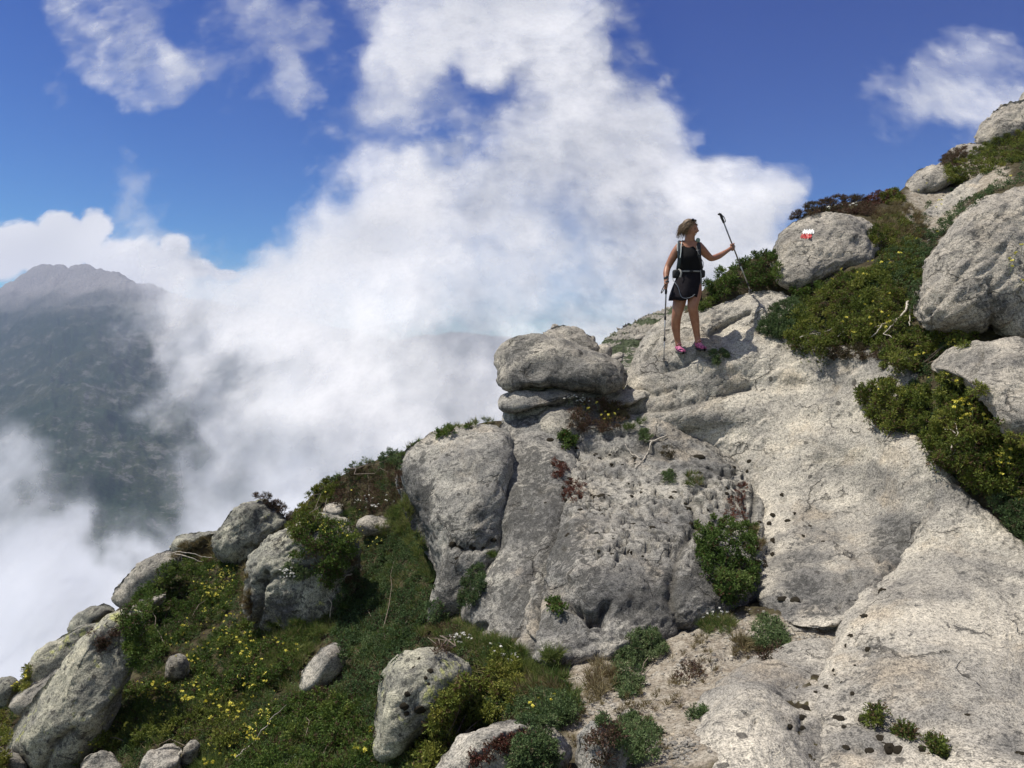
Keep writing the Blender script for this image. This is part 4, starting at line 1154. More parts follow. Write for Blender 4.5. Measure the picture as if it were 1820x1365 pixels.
shrub([(1735, 820), (1765, 785), (1810, 764), (1900, 750), (1920, 860), (1820, 905), (1770, 890), (1742, 872), (1722, 850)], OL, 0.25, 'juniper cut by the right edge with scattered yellow flowers', tone=(.12, .85), stems=8)
shrub([(1745, 885), (1790, 872), (1850, 860), (1920, 880), (1920, 1030), (1830, 975), (1815, 960), (1780, 925)], CU, 0.25, 'dark green spiny cushion at the right edge below the junipers', tone=(.05, .5), edge=40)
# --- centre
shrub([(1260, 640), (1260, 628), (1272, 621), (1288, 625), (1296, 635), (1288, 645), (1272, 649)], CU, 0.12, 'little round green cushion at the feet of the hiker', tone=(.2, .75), stems=0, clump=.1)
shrub([(983, 782), (992, 771), (1010, 767), (1024, 776), (1022, 792), (1005, 801), (988, 797)], BR, 0.10, 'small bright green tuft below the ledge stone', stems=0, cat='tuft', name='leafy_tuft')
shrub([(1005, 742), (1025, 715), (1060, 705), (1100, 715), (1125, 735), (1110, 755), (1080, 768), (1040, 770), (1010, 760)], HE, 0.14, 'reddish brown heather in the hollow right of the ledge stone', tone=(.1, .8), stems=8)
shrub([(1060, 728), (1090, 718), (1118, 722), (1122, 742), (1090, 752), (1066, 748)], ST, 0.10, 'dry grass behind the brown heather, right of the balanced boulder', cat='grass tuft', name='grass_tuft', stems=0)
shrub([(1235, 950), (1240, 925), (1270, 920), (1310, 925), (1345, 935), (1350, 985), (1342, 1040), (1325, 1075), (1295, 1072), (1268, 1045), (1245, 1005)], BR, 0.22, 'bright green leafy shrub hanging in the middle of the cliff', stems=6, clump=.8, dens=1.0, tone=(.05, .95), scale=.85)
shrub([(818, 1060), (820, 1030), (835, 1010), (860, 1006), (868, 1020), (858, 1050), (840, 1080), (825, 1090), (815, 1080)], CU, 0.18, 'grey-green cushion wedged between two cliff lobes', tone=(.05, .55), stems=0)
shrub([(975, 1075), (985, 1070), (1005, 1075), (1018, 1088), (1005, 1098), (985, 1090)], BR, 0.04, 'leafy sprig growing from the small hollow in the cliff', stems=0, cat='tuft', name='leafy_tuft')
for k, (x, y, r, kd, lb) in enumerate([(1117, 762, 9, GRS, 'tiny green tuft beside the dead branch, uppermost'), (1147, 775, 13, CU, 'dark green tuft just above the dead branch'), (1190, 805, 14, HE, 'brown-green tuft right of the dead branch'),
                                  (1190, 850, 14, CU, 'small dull tuft in the middle of the pitted rock'), (1232, 855, 15, GRS, 'upright green grass tuft on the pitted rock'), (1139, 752, 7, GRS, 'smallest green tuft above the dead branch'),
                                  (1237, 1266, 15, CU, 'small dark blue-green cushion on the pale sand'), (1073, 1286, 9, CU, 'tiny green cushion beside the bottom shrubs'), (1560, 1280, 20, OL, 'leafy green tuft in the crack of the lower right slab'),
                                  (1608, 1303, 13, OL, 'small leafy tuft following the crack of the lower right slab'), (1658, 1328, 14, OL, 'little green tuft near the bottom edge of the lower right slab'), (876, 988, 8, GRS, 'grass sprig in the cleft of the left cliff')]):
    shrub([(x - r, y + r * .4), (x - r * .8, y - r * .6), (x, y - r), (x + r * .9, y - r * .5), (x + r, y + r * .5), (x, y + r * .8)], kd, 0.05 if k < 6 else 0.07, lb, 'tuft', 'plant_tuft', edge=12, stems=0, scale=0.8, tone=(.1, .7))
shrub([(995, 868), (1012, 850), (1040, 858), (1045, 880), (1020, 895), (1000, 888)], RE, 0.03, 'dark red stonecrop in the upper pits of the cliff', 'stonecrop', 'stonecrop', thin=.35, stems=0)
shrub([(965, 830), (985, 812), (1010, 830), (1000, 850), (975, 850)], RE, 0.03, 'dark red stonecrop at the left of the pitted band', 'stonecrop', 'stonecrop', thin=.4, stems=0)
shrub([(1280, 915), (1298, 885), (1322, 850), (1330, 860), (1328, 900), (1332, 940), (1300, 928)], RE, 0.015, 'rusty red stonecrop along the cleft above the leafy shrub', 'stonecrop', 'stonecrop', thin=.5, dens=.6, stems=0, tone=(.1, .9))
shrub([(1330, 945), (1345, 935), (1356, 960), (1352, 990), (1342, 980)], ST, 0.04, 'rusty dry stalks right of the leafy shrub', 'grass tuft', 'grass_tuft', stems=0, thin=.2)
shrub([(820, 1350), (850, 1328), (900, 1305), (960, 1300), (975, 1312), (930, 1325), (880, 1345), (840, 1365)], RE, 0.02, 'dark red moss streak on the pale slab at the bottom edge', 'moss', 'moss_streak', thin=.2, stems=0, tone=(.05, .4))
# --- lower centre
shrub([(728, 1400), (745, 1320), (775, 1262), (810, 1215), (845, 1170), (880, 1150), (905, 1160), (940, 1192), (945, 1235), (905, 1262), (862, 1292), (815, 1320), (780, 1350), (750, 1400)], OL, 0.22,
      'broad olive juniper in the lower centre beside the yellow-lichened boulder', tone=(.25, 1), clump=.6, stems=14, dens=1.1)
shrub([(868, 1150), (880, 1125), (905, 1140), (935, 1165), (955, 1200), (935, 1215), (900, 1180), (870, 1165)], GRS, 0.10, 'green grass with white flowers at the foot of the cliff', 'grass tuft', 'grass_tuft', stems=0)
shrub([(745, 1150), (755, 1120), (785, 1108), (820, 1115), (832, 1140), (810, 1160), (770, 1165)], HE, 0.16, 'brown heather cushion above the yellow-lichened boulder', tone=(.15, .75))
shrub([(895, 1225), (950, 1205), (1000, 1218), (1010, 1235), (960, 1245), (905, 1245)], ST, 0.07, 'orange-brown dry grass between the olive juniper and the round cushions', 'grass tuft', 'grass_tuft', stems=0)
shrub([(955, 1215), (965, 1170), (985, 1155), (1002, 1180), (1004, 1215), (985, 1228)], GRS, 0.06, 'tall green grass tuft against the foot of the cliff', 'grass tuft', 'grass_tuft', stems=0, scale=1.1)
shrub([(918, 1270), (925, 1240), (955, 1226), (1000, 1226), (1028, 1242), (1030, 1268), (1010, 1288), (960, 1292), (930, 1290)], CU, 0.20, 'round grey-green cushion with a few yellow flowers, lower centre', tone=(.15, .8), edge=36, clump=.15)
shrub([(902, 1400), (908, 1345), (922, 1310), (950, 1296), (978, 1308), (990, 1340), (985, 1400)], CU, 0.20, 'blue-grey spiny cushion at the bottom edge', tone=(.05, .6), edge=36, clump=.15)
shrub([(1092, 1215), (1095, 1175), (1115, 1140), (1140, 1117), (1172, 1125), (1185, 1155), (1165, 1175), (1140, 1185), (1145, 1220), (1125, 1240), (1100, 1238)], CU, 0.16, 'olive and green broom bush at the foot of the cliff', tone=(.2, .9), clump=.5)
shrub([(1040, 1230), (1045, 1195), (1070, 1175), (1098, 1180), (1095, 1235), (1065, 1250)], ST, 0.10, 'tawny dry grass clump left of the broom bush', 'grass tuft', 'grass_tuft', stems=0)
shrub([(1090, 1310), (1098, 1285), (1125, 1272), (1155, 1285), (1178, 1310), (1175, 1345), (1145, 1362), (1110, 1350)], CU, 0.14, 'round green broom cushion at the bottom centre', tone=(.2, .85), clump=.35)
shrub([(1045, 1350), (1050, 1315), (1070, 1290), (1095, 1300), (1092, 1340), (1070, 1365)], HE, 0.10, 'dark brown withered plant beside the narrow pale rock', tone=(.05, .6))
shrub([(1332, 1145), (1335, 1118), (1350, 1098), (1378, 1095), (1398, 1112), (1404, 1140), (1380, 1152), (1350, 1158)], CU, 0.12, 'small olive bush on the sandy shelf right of the cliff foot', tone=(.3, 1), clump=.4)
shrub([(1300, 1165), (1302, 1140), (1322, 1128), (1340, 1150), (1325, 1170)], ST, 0.06, 'pale green-brown tuft left of the small olive bush', 'grass tuft', 'grass_tuft', stems=0)
shrub([(1235, 1118), (1250, 1095), (1290, 1098), (1318, 1110), (1300, 1130), (1255, 1130)], GRS, 0.05, 'green grass with white flowers on the shelf under the leafy shrub', 'grass tuft', 'grass_tuft', stems=0, scale=.8)
shrub([(1200, 1200), (1215, 1180), (1245, 1190), (1262, 1205), (1235, 1215), (1210, 1215)], HE, 0.04, 'withered brown plant lying on the pale sand', tone=(.2, .9), thin=.2, stems=4, cat='withered plant', name='withered_plant')
shrub([(1340, 1165), (1370, 1155), (1400, 1140), (1390, 1160), (1360, 1175), (1330, 1185)], HE, 0.05, 'dark twigs under the small olive bush', tone=(.0, .4), thin=.2, stems=6, cat='twigs', name='twig_heap')
# --- left slope
shrub([(215, 1100), (245, 1050), (290, 1008), (335, 985), (380, 1000), (425, 1010), (436, 1050), (400, 1090), (345, 1125), (300, 1150), (262, 1195), (225, 1180), (228, 1135)], JU, 0.25,
      'large dark juniper on the left slope above the small grey stone', tone=(.1, .7), clump=.6, stems=16)
shrub([(225, 1215), (262, 1190), (300, 1220), (340, 1210), (345, 1165), (400, 1110), (440, 1100), (470, 1135), (540, 1140), (535, 1185), (500, 1222), (440, 1240), (350, 1262), (250, 1290), (205, 1290)], JU, 0.22,
      'flowery juniper mat around the small grey stone', tone=(.12, .8), clump=.55, stems=16)
shrub([(128, 1400), (165, 1325), (210, 1275), (300, 1270), (400, 1245), (450, 1240), (440, 1300), (400, 1335), (360, 1310), (320, 1318), (250, 1322), (215, 1335), (180, 1330), (150, 1352), (140, 1400)], OL, 0.20,
      'olive juniper with yellow flowers beside the whaleback boulder', tone=(.1, .75), clump=.55, stems=14)
shrub([(395, 1420), (405, 1340), (450, 1282), (495, 1255), (530, 1236), (570, 1228), (620, 1235), (658, 1260), (665, 1345), (640, 1420)], JU, 0.22, 'deep green juniper at the bottom edge left of centre', tone=(.1, .75), clump=.6, stems=14)
shrub([(325, 1400), (350, 1350), (395, 1330), (400, 1400)], GRS, 0.10, 'bright green grass on the bottom edge among yellow flowers', 'grass tuft', 'grass_tuft', stems=0, tone=(.3, .9))
shrub([(440, 1095), (420, 1060), (428, 1020), (438, 1005), (445, 1060), (452, 1110)], ST, 0.06, 'strip of straw-coloured grass left of the square-cut boulder', 'grass tuft', 'grass_tuft', stems=0)
shrub([(300, 1000), (320, 968), (372, 952), (384, 985), (382, 1005), (340, 992)], ST, 0.10, 'yellow-green dry scrub left of the pyramid boulder', 'grass tuft', 'grass_tuft', stems=0)
shrub([(510, 940), (530, 905), (555, 870), (585, 850), (605, 850), (600, 880), (570, 905), (545, 940), (530, 960)], OL, 0.16, 'flowering scrub on the left skyline above the square-cut boulder', tone=(.2, .95))
shrub([(585, 885), (600, 850), (640, 826), (690, 822), (715, 845), (712, 890), (690, 915), (640, 912), (605, 905)], HE, 0.25, 'large reddish brown heather cushion left of the cliff', tone=(.15, .8), edge=40, clump=.4, stems=8)
shrub([(585, 860), (600, 842), (640, 818), (700, 796), (716, 800), (714, 835), (680, 822), (640, 826), (605, 846)], CA, 0.12, 'green scrub along the skyline above the heather cushion', tone=(.2, .9))
shrub([(712, 812), (725, 792), (770, 772), (830, 752), (870, 742), (880, 752), (820, 762), (770, 776), (735, 792), (718, 815)], GRS, 0.10, 'grass fringe along the skyline on top of the left cliff lobe', 'grass tuft', 'grass_tuft', stems=0, scale=.8)
shrub([(745, 785), (770, 768), (800, 762), (845, 752), (850, 758), (800, 770), (770, 780), (750, 790)], JU, 0.10, 'thin juniper fringe on the skyline behind the left cliff lobe', tone=(.2, .8), stems=4)
shrub([(518, 958), (530, 915), (560, 900), (580, 930), (620, 925), (640, 955), (630, 1000), (600, 1040), (575, 1045), (552, 1020), (560, 985), (535, 1000), (520, 985)], JU, 0.20,
      'juniper creeping over the top of the square-cut boulder', tone=(.12, .8), clump=.6, stems=12)
shrub([(500, 1010), (515, 1000), (545, 1008), (560, 1020), (535, 1032), (505, 1025)], CU, 0.05, 'small tuft on the face of the square-cut boulder', tone=(.2, .8), stems=0, cat='tuft', name='plant_tuft')
shrub([(590, 1130), (585, 1090), (610, 1040), (640, 1000), (650, 960), (700, 945), (735, 940), (755, 975), (772, 1015), (772, 1060), (755, 1105), (735, 1130), (690, 1160), (640, 1190), (610, 1180)], CA, 0.10,
      'smooth grey-green carpet of low shrubs left of the cliff foot', tone=(.1, .7), clump=.35, stems=6, dens=1.3, cat='low shrub carpet')
shrub([(655, 960), (690, 915), (725, 880), (735, 935), (760, 985), (778, 1030), (765, 1040), (735, 985), (700, 950)], GRS, 0.12, 'long green grass along the edge of the left cliff lobe', 'grass tuft', 'grass_tuft', stems=0, scale=1.1, tone=(.3, 1))
shrub([(610, 1185), (660, 1160), (712, 1140), (735, 1150), (690, 1180), (672, 1225), (664, 1300), (620, 1260), (608, 1215)], CA, 0.14, 'brown and green scrub between the wedge rock and the yellow-lichened boulder', tone=(.05, .7), clump=.6)
shrub([(470, 1150), (520, 1130), (560, 1140), (555, 1165), (525, 1205), (480, 1220), (470, 1190)], GRS, 0.12, 'shining green grass left of the wedge rock', 'grass tuft', 'grass_tuft', stems=0, tone=(.4, 1))
shrub([(455, 1120), (500, 1105), (570, 1110), (620, 1060), (615, 1110), (570, 1140), (480, 1145)], GRS, 0.10, 'green grass at the foot of the square-cut boulder', 'grass tuft', 'grass_tuft', stems=0, tone=(.2, .9))
shrub([(620, 1000), (640, 965), (650, 1010), (640, 1060), (618, 1070), (610, 1035)], HE, 0.08, 'brown dead-looking scrub right of the square-cut boulder', tone=(.1, .9), thin=.2)
shrub([(450, 890), (455, 877), (475, 878), (500, 895), (520, 915), (528, 935), (512, 935), (490, 910), (466, 890)], HE, 0.10, 'wiry heather on the top edge of the pyramid boulder', tone=(.1, .8), stems=4, dens=2)
shrub([(-30, 1400), (-30, 1270), (10, 1262), (22, 1290), (14, 1335), (0, 1400)], OL, 0.2, 'yellow-green shrub at the left edge', tone=(.4, 1))
shrub([(26, 1215), (40, 1190), (60, 1185), (60, 1205), (42, 1232), (28, 1235)], OL, 0.12, 'flowering yellow-green plant on the lower left skyline', tone=(.5, 1), stems=3)
shrub([(160, 1120), (185, 1130), (215, 1118), (222, 1135), (205, 1165), (190, 1160), (168, 1150)], HE, 0.02, 'black crust of dry moss on the whaleback boulder', 'moss', 'moss_patch', stems=0, thin=.35, tone=(.0, .3))
shrub([(775, 1120), (820, 1105), (840, 1125), (900, 1160), (930, 1185), (1000, 1195), (1010, 1215), (950, 1215), (870, 1175), (800, 1150)], GRS, 0.07,
      'mixed green grass in the seam between the cliff foot and the heather', 'grass tuft', 'grass_tuft', stems=0, tone=(.2, .8))
shrub([(742, 1112), (752, 1085), (775, 1060), (800, 1085), (790, 1112), (765, 1120)], CA, 0.06, 'low green mat at the bottom of the left cliff lobe', tone=(.2, .9), stems=0)
shrub([(1570, 440), (1600, 430), (1640, 440), (1640, 500), (1600, 520), (1560, 500), (1545, 470)], OL, 0.14, 'green juniper strip in the shade right of the painted boulder', tone=(.1, .7), stems=4)
shrub([(1395, 516), (1440, 508), (1500, 490), (1555, 476), (1560, 500), (1480, 530), (1430, 540)], JU, 0.14, 'green juniper fringe under the painted boulder', tone=(.2, .9), stems=5)
# --- grass and small herbs between the shrubs (uncountable)
shrub([(-40, 1290), (215, 1075), (300, 985), (390, 955), (520, 930), (560, 875), (640, 825), (712, 812), (735, 935), (775, 1050), (760, 1120), (840, 1110), (960, 1190), (1040, 1250), (900, 1420), (-40, 1420)], GRS, 0.03,
      'short mixed grass between the shrubs and stones of the left slope', None, 'grass', stuff=True, dens=0.30, thin=0.35, tone=(.1, .8))
shrub([(-40, 1290), (215, 1075), (300, 985), (390, 955), (520, 930), (560, 875), (640, 825), (712, 812), (735, 935), (775, 1050), (760, 1120), (840, 1110), (960, 1190), (1040, 1250), (900, 1420), (-40, 1420)], CA, 0.05,
      'low herbs and moss covering the left slope', None, 'ground_cover', stuff=True, dens=0.42, thin=0.2, tone=(.05, .7))
shrub([(1560, 470), (1600, 400), (1690, 330), (1900, 240), (1900, 320), (1700, 400), (1650, 500), (1640, 600), (1900, 600), (1900, 960), (1720, 870), (1620, 780), (1500, 690), (1400, 600), (1500, 500)], CA, 0.03,
      'sparse low herbs between the junipers of the upper right slope', None, 'ground_cover', stuff=True, dens=0.7, thin=0.2, tone=(.05, .7))
shrub([(860, 1180), (1000, 1230), (1180, 1180), (1230, 1120), (1400, 1120), (1330, 1180), (1230, 1230), (1180, 1365), (950, 1400), (840, 1330)], ST, 0.02,
      'sparse dry stalks on the pale sand of the lower centre', None, 'dry_grass', stuff=True, dens=0.12, thin=0.5, tone=(.1, .9), scale=.6)

# loose grit and pebbles on the bare ground (uncountable)
def gravel(regions, n, label, name='gravel'):
    rs = np.random.RandomState(77)
    ico = np.array([(0, 0, 1), (.9, 0, .4), (.28, .85, .4), (-.72, .53, .4), (-.72, -.53, .4), (.28, -.85, .4), (.72, .53, -.4), (-.28, .85, -.4), (-.9, 0, -.4), (-.28, -.85, -.4), (.72, -.53, -.4), (0, 0, -1)], float)
    fc = np.array([(0, 1, 2), (0, 2, 3), (0, 3, 4), (0, 4, 5), (0, 5, 1), (1, 6, 2), (2, 7, 3), (3, 8, 4), (4, 9, 5), (5, 10, 1), (2, 6, 7), (3, 7, 8), (4, 8, 9), (5, 9, 10), (1, 10, 6), (6, 11, 7), (7, 11, 8), (8, 11, 9), (9, 11, 10), (10, 11, 6)])
    vs, fs, k = [], [], 0
    for _ in range(n * 3):
        if k >= n: break
        x, y, rx, ry = regions[rs.randint(len(regions))]
        px_, py_ = x + rs.normal() * rx * .6, y + rs.normal() * ry * .6
        h = cast(px_, py_)
        if not h: continue
        g_ = GBVH.ray_cast(Vector((0, 0, 0)), h[0].normalized())
        if g_[0] is None or g_[0].y - h[2] > 0.03: continue
        s = 0.004 + 0.016 * rs.rand() ** 4
        if rs.rand() < .02: s *= 2.5
        P = ico * (1 + .3 * rs.normal(size=(12, 1))) * s * np.array([1, .9, .6]) * rs.uniform(.7, 1.3, 3)
        vs.append(P + np.array(h[0])); fs.append(fc + 12 * k); k += 1
    v = np.concatenate(vs); org = v.mean(0)
    me = new_mesh(name, v - org, np.concatenate(fs), [G['slab']], smooth_shade=False)
    tag(link(name, me, loc=org), label, None, None, 'stuff')


gravel([(1250, 1180, 120, 50), (1130, 1290, 90, 70), (1420, 1130, 70, 20), (1300, 1120, 80, 30), (1200, 1330, 50, 30), (1060, 1240, 60, 40), (1700, 340, 60, 40), (1640, 400, 30, 30), (950, 1240, 50, 30)], 3200,
       'pale granite grit and pebbles on the bare sandy ground')
print('foliage tris', TRIS[0])

# ------------------------------------------------------------------ flowers, each its own object
yellow = simple_mat('yellow_petals', (0.74, 0.66, 0.07), 0.6, 0.25, 80, color2=(0.62, 0.58, 0.16), spec=.2)
white = simple_mat('white_petals', (0.80, 0.79, 0.74), 0.6, 0.2, 80, spec=.2)
stalk = simple_mat('green_stalk', (0.08, 0.12, 0.03), 0.7, 0.3, 80)


def flower_mesh(name, mat, R, stem, nf, seed):
    rs = np.random.RandomState(seed)
    parts = [tube([(0, 0, 0), (0.004, 0.003, stem * .5), (0, 0, stem)], 0.0018, 3)]
    ns = sum(len(f) for f in parts[0][1])
    c = rs.normal(size=(nf, 3)); c /= np.linalg.norm(c, axis=1)[:, None]; c[:, 2] = np.abs(c[:, 2]) * .8
    c = c * R * rs.uniform(0.4, 1.0, (nf, 1)) + np.array([0, 0, stem])
    vs, k = [], 0
    for q in c:
        n = rs.normal(size=3) + np.array([0, -1.0, 1.2]); n /= np.linalg.norm(n)
        a = np.cross(n, (1, 0, 0.2)); a /= np.linalg.norm(a); b = np.cross(n, a)
        r = R * 0.42
        for (s1, s2) in ((a, b), (b, -a), (-a, -b), (-b, a)):      # four petals
            vs.append(np.array([q, q + s1 * r + s2 * r * .35, q + (s1 + s2) * r * .95 + n * r * .15, q + s2 * r + s1 * r * .35]))
    pv = np.concatenate(vs); pf = np.arange(len(pv)).reshape(-1, 4)
    v, f = join_parts(parts + [(pv, [pf])])
    quads = f[0]; nq_stem = len(parts[0][1][0])
    mi = np.concatenate([np.zeros(nq_stem), np.ones(len(pf)), np.zeros(len(f[1]))])
    return new_mesh(name, v, f, [stalk, mat], smooth_shade=False, mat_idx=mi)


YM = [flower_mesh('yellow_flower', yellow, 0.019, 0.11, 9, k) for k in range(3)]
WM = [flower_mesh('white_flower', white, 0.016, 0.08, 8, 10 + k) for k in range(3)]


def rebvh():
    """rays that now also meet the foliage"""
    bpy.context.view_layer.update()


def scatter_flowers(meshes, name, n, poly, off, label, cat, group, sc=(0.7, 1.25), seed=1):
    rs = np.random.RandomState(seed)
    lo = np.min(poly, 0); hi = np.max(poly, 0); k = 0; tries = 0
    cl = [(rs.uniform(lo[0], hi[0]), rs.uniform(lo[1], hi[1])) for _ in range(max(2, n // 5))]
    while k < n and tries < n * 30:
        tries += 1
        if rs.rand() < 0.65:
            c = cl[rs.randint(len(cl))]; x, y = c[0] + rs.normal() * 9, c[1] + rs.normal() * 9
        else:
            x, y = rs.uniform(lo[0], hi[0]), rs.uniform(lo[1], hi[1])
        if not inside(np.array([x]), np.array([y]), poly)[0]: continue
        h = cast(x, y)
        if not h: continue
        me = meshes[rs.randint(len(meshes))]
        s = rs.uniform(*sc)
        st = 0.11 if name[0] == 'y' else 0.08
        ix = int(x / 4) + 40; iy = int(y / 4) + 20
        fd = FRONT[iy - 1:iy + 2, ix - 1:ix + 2].min()
        p = Vector(W(x, y, min(h[2] - 0.06, fd - 0.01 if fd > h[2] - 0.8 else 99)).tolist())
        o = bpy.data.objects.new(name, me)
        COL.objects.link(o)
        tl = (rs.normal() * .25, rs.normal() * .25)
        o.rotation_euler = (tl[0], tl[1], rs.uniform(0, 6.28))
        o.scale = (s, s, s)
        o.location = p - Vector((st * s * math.sin(tl[1]), 0, st * s * .95))
        tag(o, label, cat, group)
        k += 1


F = scatter_flowers
F(YM, 'yellow_flower', 20, [(385, 1015), (440, 1010), (440, 1060), (400, 1075), (360, 1060), (330, 1040)], .24, 'small yellow flower on the juniper below the pyramid boulder', 'flower', 'yellow flowers below the pyramid boulder', seed=1)
F(YM, 'yellow_flower', 66, [(290, 1130), (350, 1090), (440, 1085), (470, 1130), (540, 1140), (530, 1190), (440, 1200), (350, 1180), (300, 1160)], .25, 'small yellow flower in the swarm left of the wedge rock', 'flower', 'yellow flowers on the left slope', seed=2)
F(YM, 'yellow_flower', 46, [(330, 1200), (420, 1200), (500, 1220), (470, 1270), (420, 1290), (380, 1260), (320, 1250)], .25, 'small yellow flower in the lower swarm, right of the small grey stone', 'flower', 'yellow flowers in the lower left', seed=3)
F(YM, 'yellow_flower', 26, [(130, 1345), (200, 1270), (235, 1200), (300, 1215), (320, 1260), (260, 1310), (180, 1330)], .24, 'small yellow flower beside the whaleback boulder', 'flower', 'yellow flowers beside the whaleback boulder', seed=4)
F(YM, 'yellow_flower', 22, [(340, 1330), (400, 1320), (430, 1280), (470, 1250), (480, 1290), (430, 1340), (400, 1362), (340, 1362)], .24, 'small yellow flower near the bottom edge among green grass', 'flower', 'yellow flowers at the bottom edge', seed=5)
F(YM, 'yellow_flower', 7, [(630, 1290), (668, 1280), (668, 1340), (630, 1362)], .22, 'small yellow flower against the left side of the yellow-lichened boulder', 'flower', 'yellow flowers beside the upright boulder', seed=6)
F(YM, 'yellow_flower', 16, [(545, 930), (580, 870), (620, 850), (640, 930), (680, 960), (650, 985), (600, 960)], .22, 'small yellow flower on the scrub of the left skyline', 'flower', 'yellow flowers on the left skyline', seed=7, sc=(.5, .9))
F(YM, 'yellow_flower', 20, [(1470, 560), (1560, 500), (1600, 530), (1600, 590), (1530, 590), (1490, 610)], .3, 'yellow flower in the thicket below the painted boulder', 'flower', 'yellow flowers in the big thicket', seed=8, sc=(.8, 1.2))
F(YM, 'yellow_flower', 16, [(1440, 510), (1500, 480), (1580, 450), (1680, 400), (1700, 380), (1640, 440), (1540, 490)], .2, 'yellow flower on the slope behind the big thicket', 'flower', 'yellow flowers behind the big thicket', seed=9)
F(YM, 'yellow_flower', 18, [(1600, 620), (1700, 600), (1740, 620), (1640, 700), (1560, 720), (1530, 690)], .22, 'yellow flower on the juniper below the huge boulder', 'flower', 'yellow flowers below the huge boulder', seed=10, sc=(.6, 1))
F(YM, 'yellow_flower', 20, [(1680, 672), (1750, 680), (1768, 740), (1720, 760), (1680, 740)], .25, 'bright yellow flower in the bunch on the round juniper', 'flower', 'yellow flowers on the round juniper', seed=11, sc=(.9, 1.4))
F(YM, 'yellow_flower', 14, [(1755, 800), (1800, 790), (1815, 840), (1780, 850)], .25, 'yellow flower on the juniper cut by the right edge', 'flower', 'yellow flowers at the right edge', seed=12, sc=(.8, 1.2))
F(YM, 'yellow_flower', 10, [(1755, 465), (1820, 430), (1820, 500), (1780, 490)], .05, 'yellow flower swaying in front of the huge boulder', 'flower', 'yellow flowers in front of the huge boulder', seed=13, sc=(.8, 1.1))
F(YM, 'yellow_flower', 12, [(1035, 720), (1070, 715), (1115, 730), (1100, 750), (1050, 745)], .16, 'yellow flower in the brown heather right of the balanced boulder', 'flower', 'yellow flowers beside the balanced boulder', seed=14, sc=(.7, 1.1))
F(YM, 'yellow_flower', 7, [(925, 1240), (980, 1235), (1000, 1260), (940, 1265)], .2, 'yellow flower on the round cushion in the lower centre', 'flower', 'yellow flowers on the round cushion', seed=15, sc=(.6, .9))
F(YM, 'yellow_flower', 10, [(28, 1215), (42, 1188), (60, 1190), (45, 1230)], .16, 'yellow flower on the lower left skyline', 'flower', 'yellow flowers on the lower left skyline', seed=16, sc=(.8, 1.3))
F(YM, 'yellow_flower', 8, [(1640, 320), (1820, 300), (1700, 380), (1620, 400), (1600, 380)], .08, 'small yellow flower on the gravel ramp', 'flower', 'yellow flowers on the gravel ramp', seed=17, sc=(.8, 1.2))


def flower_mass(n, polys, seed, label):
    """the many smaller blooms between the counted ones"""
    rs = np.random.RandomState(seed)
    vs, k, tries = [], 0, 0
    cl = []
    for p in polys:
        lo = np.min(p, 0); hi = np.max(p, 0)
        cl += [(rs.uniform(lo[0], hi[0]), rs.uniform(lo[1], hi[1]), p) for _ in range(14)]
    while k < n and tries < n * 20:
        tries += 1
        c = cl[rs.randint(len(cl))]; x, y = c[0] + rs.normal() * 14, c[1] + rs.normal() * 11
        if not inside(np.array([x]), np.array([y]), c[2])[0]: continue
        h = cast(x, y)
        if not h: continue
        fd = FRONT[int(y / 4) + 19:int(y / 4) + 22, int(x / 4) + 39:int(x / 4) + 42].min()
        P = W(x, y, min(h[2] - 0.05, fd - 0.005 if fd > h[2] - 0.8 else 99))
        R = rs.uniform(.006, .011)
        for _ in range(7):
            q = P + rs.normal(size=3) * R * .8
            a = rs.normal(size=3); a /= np.linalg.norm(a); b = np.cross(a, rs.normal(size=3)); b /= np.linalg.norm(b)
            vs.append(np.array([q, q + a * R * 1.1, q + (a + b) * R * .9, q + b * R * 1.1]))
        k += 1
    v = np.concatenate(vs); org = v.mean(0)
    tag(link('wildflowers', new_mesh('wildflowers', v - org, np.arange(len(v)).reshape(-1, 4), [yellow], smooth_shade=False), loc=org), label, None, None, 'stuff')


flower_mass(260, [[(290, 1130), (350, 1080), (440, 1075), (470, 1130), (545, 1135), (530, 1195), (440, 1205), (350, 1190), (300, 1165)], [(385, 1000), (440, 1005), (440, 1065), (400, 1080), (340, 1060), (330, 1030)],
                  [(320, 1195), (420, 1195), (510, 1220), (470, 1280), (420, 1300), (370, 1260), (310, 1250)], [(130, 1345), (200, 1270), (235, 1200), (300, 1215), (320, 1260), (260, 1310), (180, 1330)],
                  [(340, 1330), (400, 1310), (430, 1280), (480, 1250), (490, 1290), (430, 1345), (400, 1362), (340, 1362)], [(545, 930), (580, 870), (640, 840), (640, 930), (680, 960), (650, 985), (600, 960)]], 91,
            'smaller yellow blooms scattered through the shrubs of the left slope')
F(WM, 'white_flower', 22, [(995, 712), (1020, 700), (1050, 698), (1050, 712), (1010, 722)], .14, 'tiny white flower hanging under the balanced boulder', 'flower', 'white flowers under the balanced boulder', seed=20, sc=(.7, 1.1))
F(WM, 'white_flower', 30, [(798, 1130), (830, 1120), (845, 1130), (835, 1145), (805, 1145)], .16, 'tiny white flower in the cluster at the left foot of the cliff', 'flower', 'white flowers at the cliff foot', seed=21, sc=(.7, 1))
F(WM, 'white_flower', 22, [(860, 1140), (900, 1140), (930, 1170), (900, 1180)], .14, 'tiny white flower in the grass at the foot of the cliff', 'flower', 'white flowers in the grass', seed=22, sc=(.5, .8))
F(WM, 'white_flower', 26, [(490, 1015), (520, 1008), (530, 1022), (500, 1028)], .06, 'tiny white flower on the tuft of the square-cut boulder', 'flower', 'white flowers on the square-cut boulder', seed=23, sc=(.7, 1))
